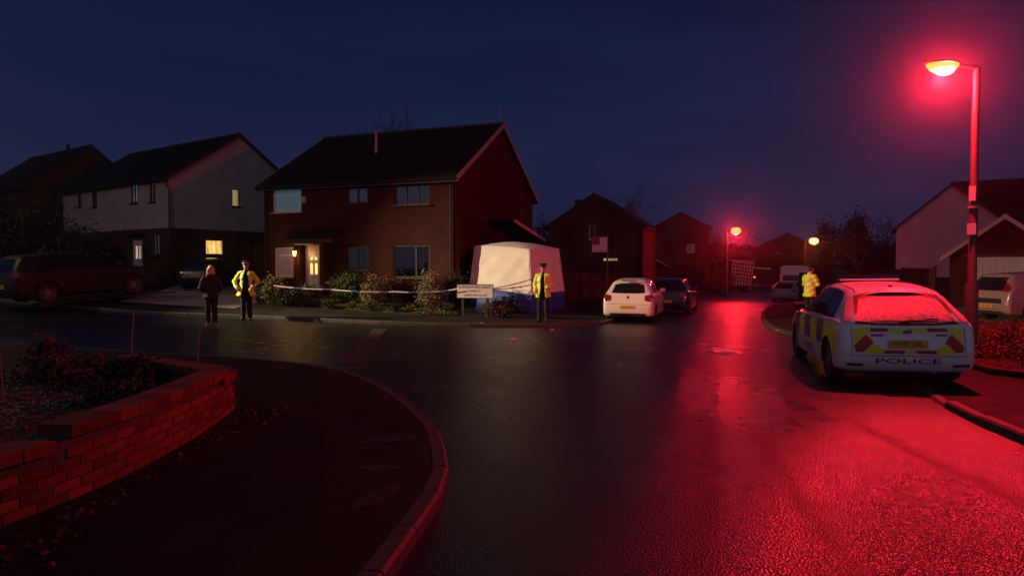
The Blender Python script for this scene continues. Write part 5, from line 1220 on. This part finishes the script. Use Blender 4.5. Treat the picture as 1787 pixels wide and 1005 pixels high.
for i, (x, y, r_) in enumerate(((-6.3, 22.55, .22), (-4.75, 22.2, .26), (-5.5, 22.55, .18), (-3.9, 21.95, .2), (-7.3, 22.95, .2), (-3.4, 22.1, .16))):
    shrub(['ankle-high clump at the lawn edge below the white door', 'ankle-high dark clump at the lawn edge under the olive shrub', 'tiny clump at the lawn edge below the big round shrub', 'low clump at the lawn edge left of the pale feathery bush', 'low clump beside the drive end of the lawn', 'tiniest clump at the foot of the pale feathery bush'][i], x, y, r_, r_ * .7, (F_dark, F_green, F_olive)[i % 3], 500, .04, cat='plant', name='edging_plant', group='edging plants along the lawn')
# lawn grass
def blades(name, poly_pts, n, hh_, m, zo, w=.012, seed=1, parent=None):
    R_ = np.random.RandomState(seed); P = np.array(poly_pts, float); out = []
    x0, y0 = P.min(0); x1, y1 = P.max(0)
    X = R_.uniform(x0, x1, n * 3); Y = R_.uniform(y0, y1, n * 3); ins = np.zeros(len(X), bool); j = len(P) - 1
    for i in range(len(P)):
        c = ((P[i, 1] > Y) != (P[j, 1] > Y)) & (X < (P[j, 0] - P[i, 0]) * (Y - P[i, 1]) / (P[j, 1] - P[i, 1] + 1e-12) + P[i, 0]); ins ^= c; j = i
    X, Y = X[ins][:n], Y[ins][:n]; Z = H(X, Y) + zo; k = len(X); t = R_.uniform(0, 6.28, k); hb = hh_ * R_.uniform(.5, 1.4, k)
    dx, dy = np.cos(t) * w, np.sin(t) * w; lx, ly = R_.normal(0, .35, k) * hb, R_.normal(0, .35, k) * hb
    V = np.stack([np.stack([X - dx, Y - dy, Z], 1), np.stack([X + dx, Y + dy, Z], 1), np.stack([X + lx, Y + ly, Z + hb], 1)], 1).reshape(-1, 3)
    return fast_mesh(name, V, np.arange(3 * k).reshape(k, 3), m, parent)
tag(blades('grass', [(-8.9, 23.75), (-5.6, 22.45), (-3.0, 21.6), (-1.8, 21.75), (-2.2, 23.85), (-5.2, 24.95), (-8.1, 26.1)], 26000, .07, F_green, .12), 'short damp lawn grass in front of the brick house', 'grass', kind='stuff')
# ground cover bed on the right
def ground_cover(name, n, poly, hh_, leaf, m, zo, label, cat, seed=3):
    R_ = np.random.RandomState(seed); P = np.array(poly, float); x0, y0 = P.min(0); x1, y1 = P.max(0)
    X = R_.uniform(x0, x1, n * 3); Y = R_.uniform(y0, y1, n * 3); ins = np.zeros(len(X), bool); j = len(P) - 1
    for i in range(len(P)):
        c = ((P[i, 1] > Y) != (P[j, 1] > Y)) & (X < (P[j, 0] - P[i, 0]) * (Y - P[i, 1]) / (P[j, 1] - P[i, 1] + 1e-12) + P[i, 0]); ins ^= c; j = i
    X, Y = X[ins][:n], Y[ins][:n]
    mound = hh_ * (.55 + .45 * np.sin(X * 2.1 + np.sin(Y * 1.7) * 1.5) * np.sin(Y * 2.6 + X)) ; Z = H(X, Y) + zo + np.abs(mound) * R_.power(3, len(X))
    return tag(leaf_cloud(name, np.stack([X, Y, Z], 1), leaf, m, None, .6, .8, seed), label, cat, kind='stuff')
BED = [(8.15, 12.6), (7.85, 10.7), (8.5, 9.6), (10.5, 9.2), (13.9, 10.6), (14.3, 16.3), (11.5, 17.0), (9.1, 16.8)]
ground_cover('ground_cover', 42000, BED, .42, .055, F_brown, .12, 'tangled low ground cover and fallen leaves beside the lamp post', 'ground cover')
ground_cover('fallen_leaves', 260, [(-3.1, 3.6), (-2.88, 5.3), (-2.92, 6.6), (-3.05, 7.5), (-2.2, 7.6), (-2.65, 6.3), (-2.75, 5.5), (-2.7, 4.4), (-2.4, 3.4)], .025, .045, F_red, .10, 'dead leaves and weeds along the foot of the brick wall', 'leaves', 8)
ground_cover('bed_litter', 5200, [(-3.5, 3), (-3.35, 7.1), (-5.2, 8.5), (-8, 8.4), (-9, 3)], .07, .05, F_brown, .29, 'dead leaves and dry stalks covering the garden bed', 'leaves', 11)
# pale pebbles in the bed
def pebbles():
    V = []; F = []; t = [(0, 0, 1), (.94, 0, .1), (.29, .89, .1), (-.76, .55, .1), (-.76, -.55, .1), (.29, -.89, .1), (0, 0, -.6)]
    tf = [(0, 1, 2), (0, 2, 3), (0, 3, 4), (0, 4, 5), (0, 5, 1), (6, 2, 1), (6, 3, 2), (6, 4, 3), (6, 5, 4), (6, 1, 5)]
    for _ in range(1500):
        x = rnd.uniform(-6.8, -4.3); y = rnd.uniform(5.6, 8.3)
        s = rnd.uniform(.012, .03); a = rnd.uniform(0, 6); n = len(V); z = h(x, y) + .30 + s * .5
        for p in t: V.append((x + s * (p[0] * math.cos(a) - p[1] * math.sin(a)), y + s * .7 * (p[0] * math.sin(a) + p[1] * math.cos(a)), z + s * .6 * p[2]))
        F += [tuple(i + n for i in f) for f in tf]
    return fast_mesh('pebbles', V, F, mat('pebble', (.13, .13, .09), .35, var=.5, vscale=30))
tag(pebbles(), 'pale wet pebbles scattered in the garden bed behind the brick wall', 'pebbles', kind='stuff')
for i, (x, y, r_, z_, m_) in enumerate(((-5.35, 7.9, .34, .17, F_brown), (-4.5, 7.7, .32, .16, F_dark), (-5.9, 8.3, .26, .22, F_brown), (-4.0, 6.7, .30, .12, F_dark))):
    shrub(['withered brown perennial, tallest at the back of the walled bed', 'flat dark plant beside the tall withered perennial in the bed', 'brown seedy clump at the far left of the walled bed', 'dark mat of leaves nearest the curved wall coping'][i], x, y, r_, z_, m_, 900, .05, cat='plant', name='bed_plant', group='plants in the walled bed', zoff=.30)
M_cane = mat('garden_cane', (.25, .13, .06), .6)
for (x, y, t_, lb) in ((-5.02, 8.72, .78, 'thin cane at the far end of the return wall'), (-3.85, 8.1, .66, 'short cane by the corner of the curved wall'), (-5.35, 6.9, .78, 'leaning cane among the pebbles, leftmost of the canes')):
    z0 = h(x, y) + .28; o = MB().tube([(0, 0, 0), (-.03, .0, t_ * .5), (-.07 if y < 7 else .01, 0, t_)], .007, 6).build('garden_cane', M_cane, None, (x, y, z0)); tag(o, lb, 'cane', 'canes in the walled garden')

# ---------------------------------------------------------------- trees and hedges
def bare_tree(label, x, y, Hh, seed, spread=1.0, group='bare trees behind the houses', zb=None, dens=6, trunk_r=.20, conical=False):
    R_ = random.Random(seed); z = h(x, y) if zb is None else zb; root = thing('bare_tree', label, 'tree', (x, y, z), 0, group)
    tr = MB(); tw = MB()
    def br(p, d, L, r, lev):
        q = p; pts = [p]; rs = [r]
        for i in range(3):
            d = (d + Vector((R_.gauss(0, .13), R_.gauss(0, .13), R_.gauss(.06, .08)))).normalized(); q = q + d * L / 3; pts.append(q); rs.append(r * (1 - .22 * (i + 1)))
        (tr if lev < 1 else tw).tube(pts, rs, 6 if lev < 2 else 3, cap=False)
        if lev >= 5 or r < .006: return
        n = R_.choice((3, 4)) if lev < 4 else 3
        for i in range(n):
            a = R_.uniform(0, 6.28); el = R_.uniform(.35, .85) * spread
            pr = d.orthogonal().normalized(); pr.rotate(Matrix.Rotation(a, 3, d)); nd = (d * math.cos(el) + pr * math.sin(el)).normalized(); st = pts[R_.choice((1, 2, 3, 3))] if lev else pts[R_.choice((2, 3, 3))]
            br(st, nd, L * R_.uniform(.62, .82), r * .62, lev + 1)
    br(Vector((0, 0, -.2)), Vector((0, 0, 1)), Hh * .34, trunk_r, 0)
    tr.build('trunk', M_bark, root); tw.build('crown', M_bark, root); return root
bare_tree('bare tree showing above the ridge of the brick house', -10.6, 50, 13.6, 3, zb=.3, trunk_r=.13)
bare_tree('bare tree rising behind the gabled house with the estate board', 9.6, 66, 12.4, 5)
bare_tree('bare tree between the two gabled houses, red-lit from below', 20.6, 71, 7.2, 9, 1.1)
bare_tree('faint bare tree right of the smaller gabled house', 24.5, 84, 9.5, 12)
bare_tree('wispy bare tree beyond the red far lamp', 31, 95, 9.0, 15)
bare_tree('slender upright tree left of the pair beyond the van', 41, 87, 10.6, 21, .55)
bare_tree('wider bare tree right of the pair beyond the van', 47.5, 90, 12, 23, .9)
bare_tree('bare tree close behind the fence near the pale house', 37, 70, 7.5, 27)
def evergreen(label, x, y, r_, hh_, n, cat='tree', name='evergreen_tree', m=None, leaf=.12, group='dark evergreens', ry=None):
    shrub_i[0] += 1; root = thing(name, label, cat, (x, y, h(x, y)), 0, group)
    p = clumps(n, (0, 0, hh_ * .52), (r_, ry or r_, hh_ * .5), 40, seed=50 + shrub_i[0], spread=.22); p[:, 2] = np.maximum(p[:, 2], .1)
    leaf_cloud('crown', p, leaf, m or F_conif, root); MB().tube([(0, 0, -.2), (0, 0, hh_ * .8)], [.10, .04], 7).build('trunk', M_bark, root); return root
evergreen('broad black evergreen over the roof of the grey estate car', -21.2, 28.6, 2.3, 4.2, 6500)
evergreen('rounded black evergreen between the estate car and the cream house', -18.3, 27.8, 1.5, 2.9, 5000)
evergreen('small dark bush just left of the cream house front door', -18.6, 30.3, .9, 2.4, 3200)
evergreen('tallest black evergreen at the left edge', -26.0, 29.5, 2.6, 4.6, 6000)
evergreen('narrow dark conifer right of the brick house gable', 1.75, 38.5, .7, 4.6, 3500)
evergreen('clipped rounded dark hedge in front of the smaller gabled house', 15.6, 60.5, 2.0, 2.9, 6000, 'hedge', 'hedge', ry=1.0)
evergreen('dark leafy mass against the left end of the pale house', 32.4, 58.5, 2.3, 4.4, 6000)
evergreen('dark hedge mass behind the fence right of the van', 29, 62, 2.6, 3.4, 6000, 'hedge', 'hedge')
evergreen('narrow tall dark tree beyond the white van, left of a broader one', 40.5, 85, 1.5, 8.6, 3800, leaf=.35)
evergreen('broader tall dark tree beyond the white van', 45.2, 87, 2.4, 9.4, 5200, leaf=.4)
evergreen('wide low dark tree just left of the pale house', 44.0, 78, 3.2, 6.0, 6000, leaf=.35)
evergreen('dark bush beside the lattice truck under the red lamp', 19.4, 61.2, 1.5, 2.6, 4500, 'shrub', 'shrub', m=F_red)
far = clumps(60000, (12, 104, 2.2), (62, 4, 4.0), 420, spread=.05, seed=77, shell=.05); far[:, 2] = np.abs(far[:, 2])
tag(leaf_cloud('distant_wood', far, .85, F_conif), 'low dark line of distant trees closing the view', 'wood', kind='stuff')

# ---------------------------------------------------------------- fences
M_fence = mat('fence_boards', (.055, .025, .018), .85, var=.35, vscale=3, bump=.3)
def fence(label, a, b, hh_, group=None, panel=1.83):
    a = Vector(a); b = Vector(b); n = max(1, round((b - a).length / panel)); root = thing('panel_fence', label, 'fence', (a.x, a.y, h(*a) + .08)); z0 = h(*a) + .08; d = (b - a) / n; ang = math.atan2(d.y, d.x)
    for i in range(n + 1):
        p = a + d * i; MB().box((0, 0, hh_ / 2), (.09, .09, hh_ + .12)).build('post', M_fence, root, (p.x - a.x, p.y - a.y, h(p.x, p.y) + .08 - z0), ang)
        if i < n:
            m = p + d / 2; mb = MB(); L = d.length - .1; nb_ = int(L / .11)
            for k in range(nb_): mb.box((-L / 2 + (k + .5) * L / nb_, .01 * (k % 2), hh_ / 2), (L / nb_ + .01, .014, hh_ - .06))
            q = mb.build('board_panel', M_fence, root, (m.x - a.x, m.y - a.y, h(m.x, m.y) + .08 - z0), ang); q['kind'] = 'stuff'
            MB().box((0, 0, hh_), (L, .07, .04)).build('capping_rail', M_fence, root, (m.x - a.x, m.y - a.y, h(m.x, m.y) + .08 - z0), ang)
fence('dark panel fence behind the police car, running to the garage', (16.4, 37.5), (18.8, 29.3), 1.75)
fence('low panel fence in front of the smaller gabled house', (12.2, 57.0), (17.9, 65.2), 1.5)
fence('dark fence from the brick house gable towards the estate board', (2.1, 32.6), (6.9, 41.5), 1.5)
fence('long fence beyond the bend beside the white van', (24.5, 52.5), (31, 58), 1.75)

# ---------------------------------------------------------------- truck with lattice cage under the far red lamp
tz = h(22, 65); tk = thing('caged_truck', 'flatbed truck with white lattice cage leaning at its rear, red-lit under the far lamp', 'truck', (22.4, 65.6, tz), R(8))
MB().box((-.9, .2, .85), (5.6, 1.9, .22), tilt=('Y', R(3))).build('flat_bed', M_grey_ := mat('truck_bed_steel', (.10, .09, .09), .6, var=.2), tk)
for x in (-3.0, -1.9, 1.0):
    for s in (-1, 1):
        w = link(bpy.data.objects.new('wheel', None)); w.parent = tk; w.location = (x, .2 + s * .85, .42)
        MB().lathe([(.22, -.12), (.40, -.13), (.42, -.08), (.42, .08), (.40, .13), (.22, .12), (.22, -.12)], 'Y', 20).build('tyre', M_tyre, w, smooth=True); MB().lathe([(0, -.10), (.2, -.11), (.22, 0), (.2, .11), (0, .10)], 'Y', 16).build('rim', M_rim, w)
cab = MB(); cab.prism([(0, -.9, .5), (0, -.9, 1.9), (0, .9, 1.9), (0, .9, .5)], (-4.6, .2, 0), (-3.7, .2, 0)); cab.prism([(0, -.85, 1.9), (0, -.8, 2.3), (0, .8, 2.3), (0, .85, 1.9)], (-4.4, .2, 0), (-3.7, .2, 0)); cab.build('cab', P_grey, tk)
M_lat = mat('white_lattice', (.55, .50, .48), .4)
for k in range(8): MB().box((-.95 + k * .30 + .10 * 0, -.85, 1.85), (.075, .04, 2.6), tilt=('Y', R(7 + (k % 3) * .8))).build('upright', M_lat, tk)
for k in range(7): MB().box((.10 - (k - 3.5) * -.035, -.80, .85 + k * .34), (2.2, .03, .085), tilt=('Y', R(7))).build('crossbar', M_lat, tk)
MB().box((.25, -.1, 3.02), (2.2, 1.5, .05), tilt=('Y', R(7))).build('cage_roof', M_lat, tk)
MB().box((2.35, -.3, 2.32), (2.1, .12, .16), tilt=('Y', R(4))).build('boom', M_lat, tk)
MB().lathe([(0, -.01), (.09, 0), (.0, .03)], 'Y', 12, (1.35, -.95, 1.45)).build('marker_light', mat('marker_red', (.5, .02, .02), .2, emit=(1, .1, .05), estr=4), tk)
for (x, y, z_, lb) in ():
    pass
# aerial on the brick house
a = MB(); a.tube([(8.2, 5.6, 6.2), (8.2, 5.6, 8.3)], .018, 5); a.tube([(7.8, 5.6, 8.15), (8.7, 5.6, 8.15)], .012, 5)
for k in range(5): a.tube([(7.9 + k * .18, 5.4, 8.15), (7.9 + k * .18, 5.8, 8.15)], .008, 4)
a.build('tv_aerial', M_steel, brick)

# ---------------------------------------------------------------- night haze
if HAZE:
    m = bpy.data.materials.new('night_haze'); m.use_nodes = True; nt = m.node_tree
    for n in list(nt.nodes): nt.nodes.remove(n)
    o = nt.nodes.new('ShaderNodeOutputMaterial'); v = nt.nodes.new('ShaderNodeVolumePrincipled'); v.inputs['Density'].default_value = HAZE; v.inputs['Color'].default_value = (.8, .8, .85, 1); v.inputs['Anisotropy'].default_value = .955
    nt.links.new(v.outputs[0], o.inputs['Volume'])
    hb = MB().box((0, 30, 9.75), (680, 720, 27.5)).build('haze', m); hb['kind'] = 'stuff'; hb['label'] = 'thin damp night haze hanging over the whole street'; hb['category'] = 'haze'
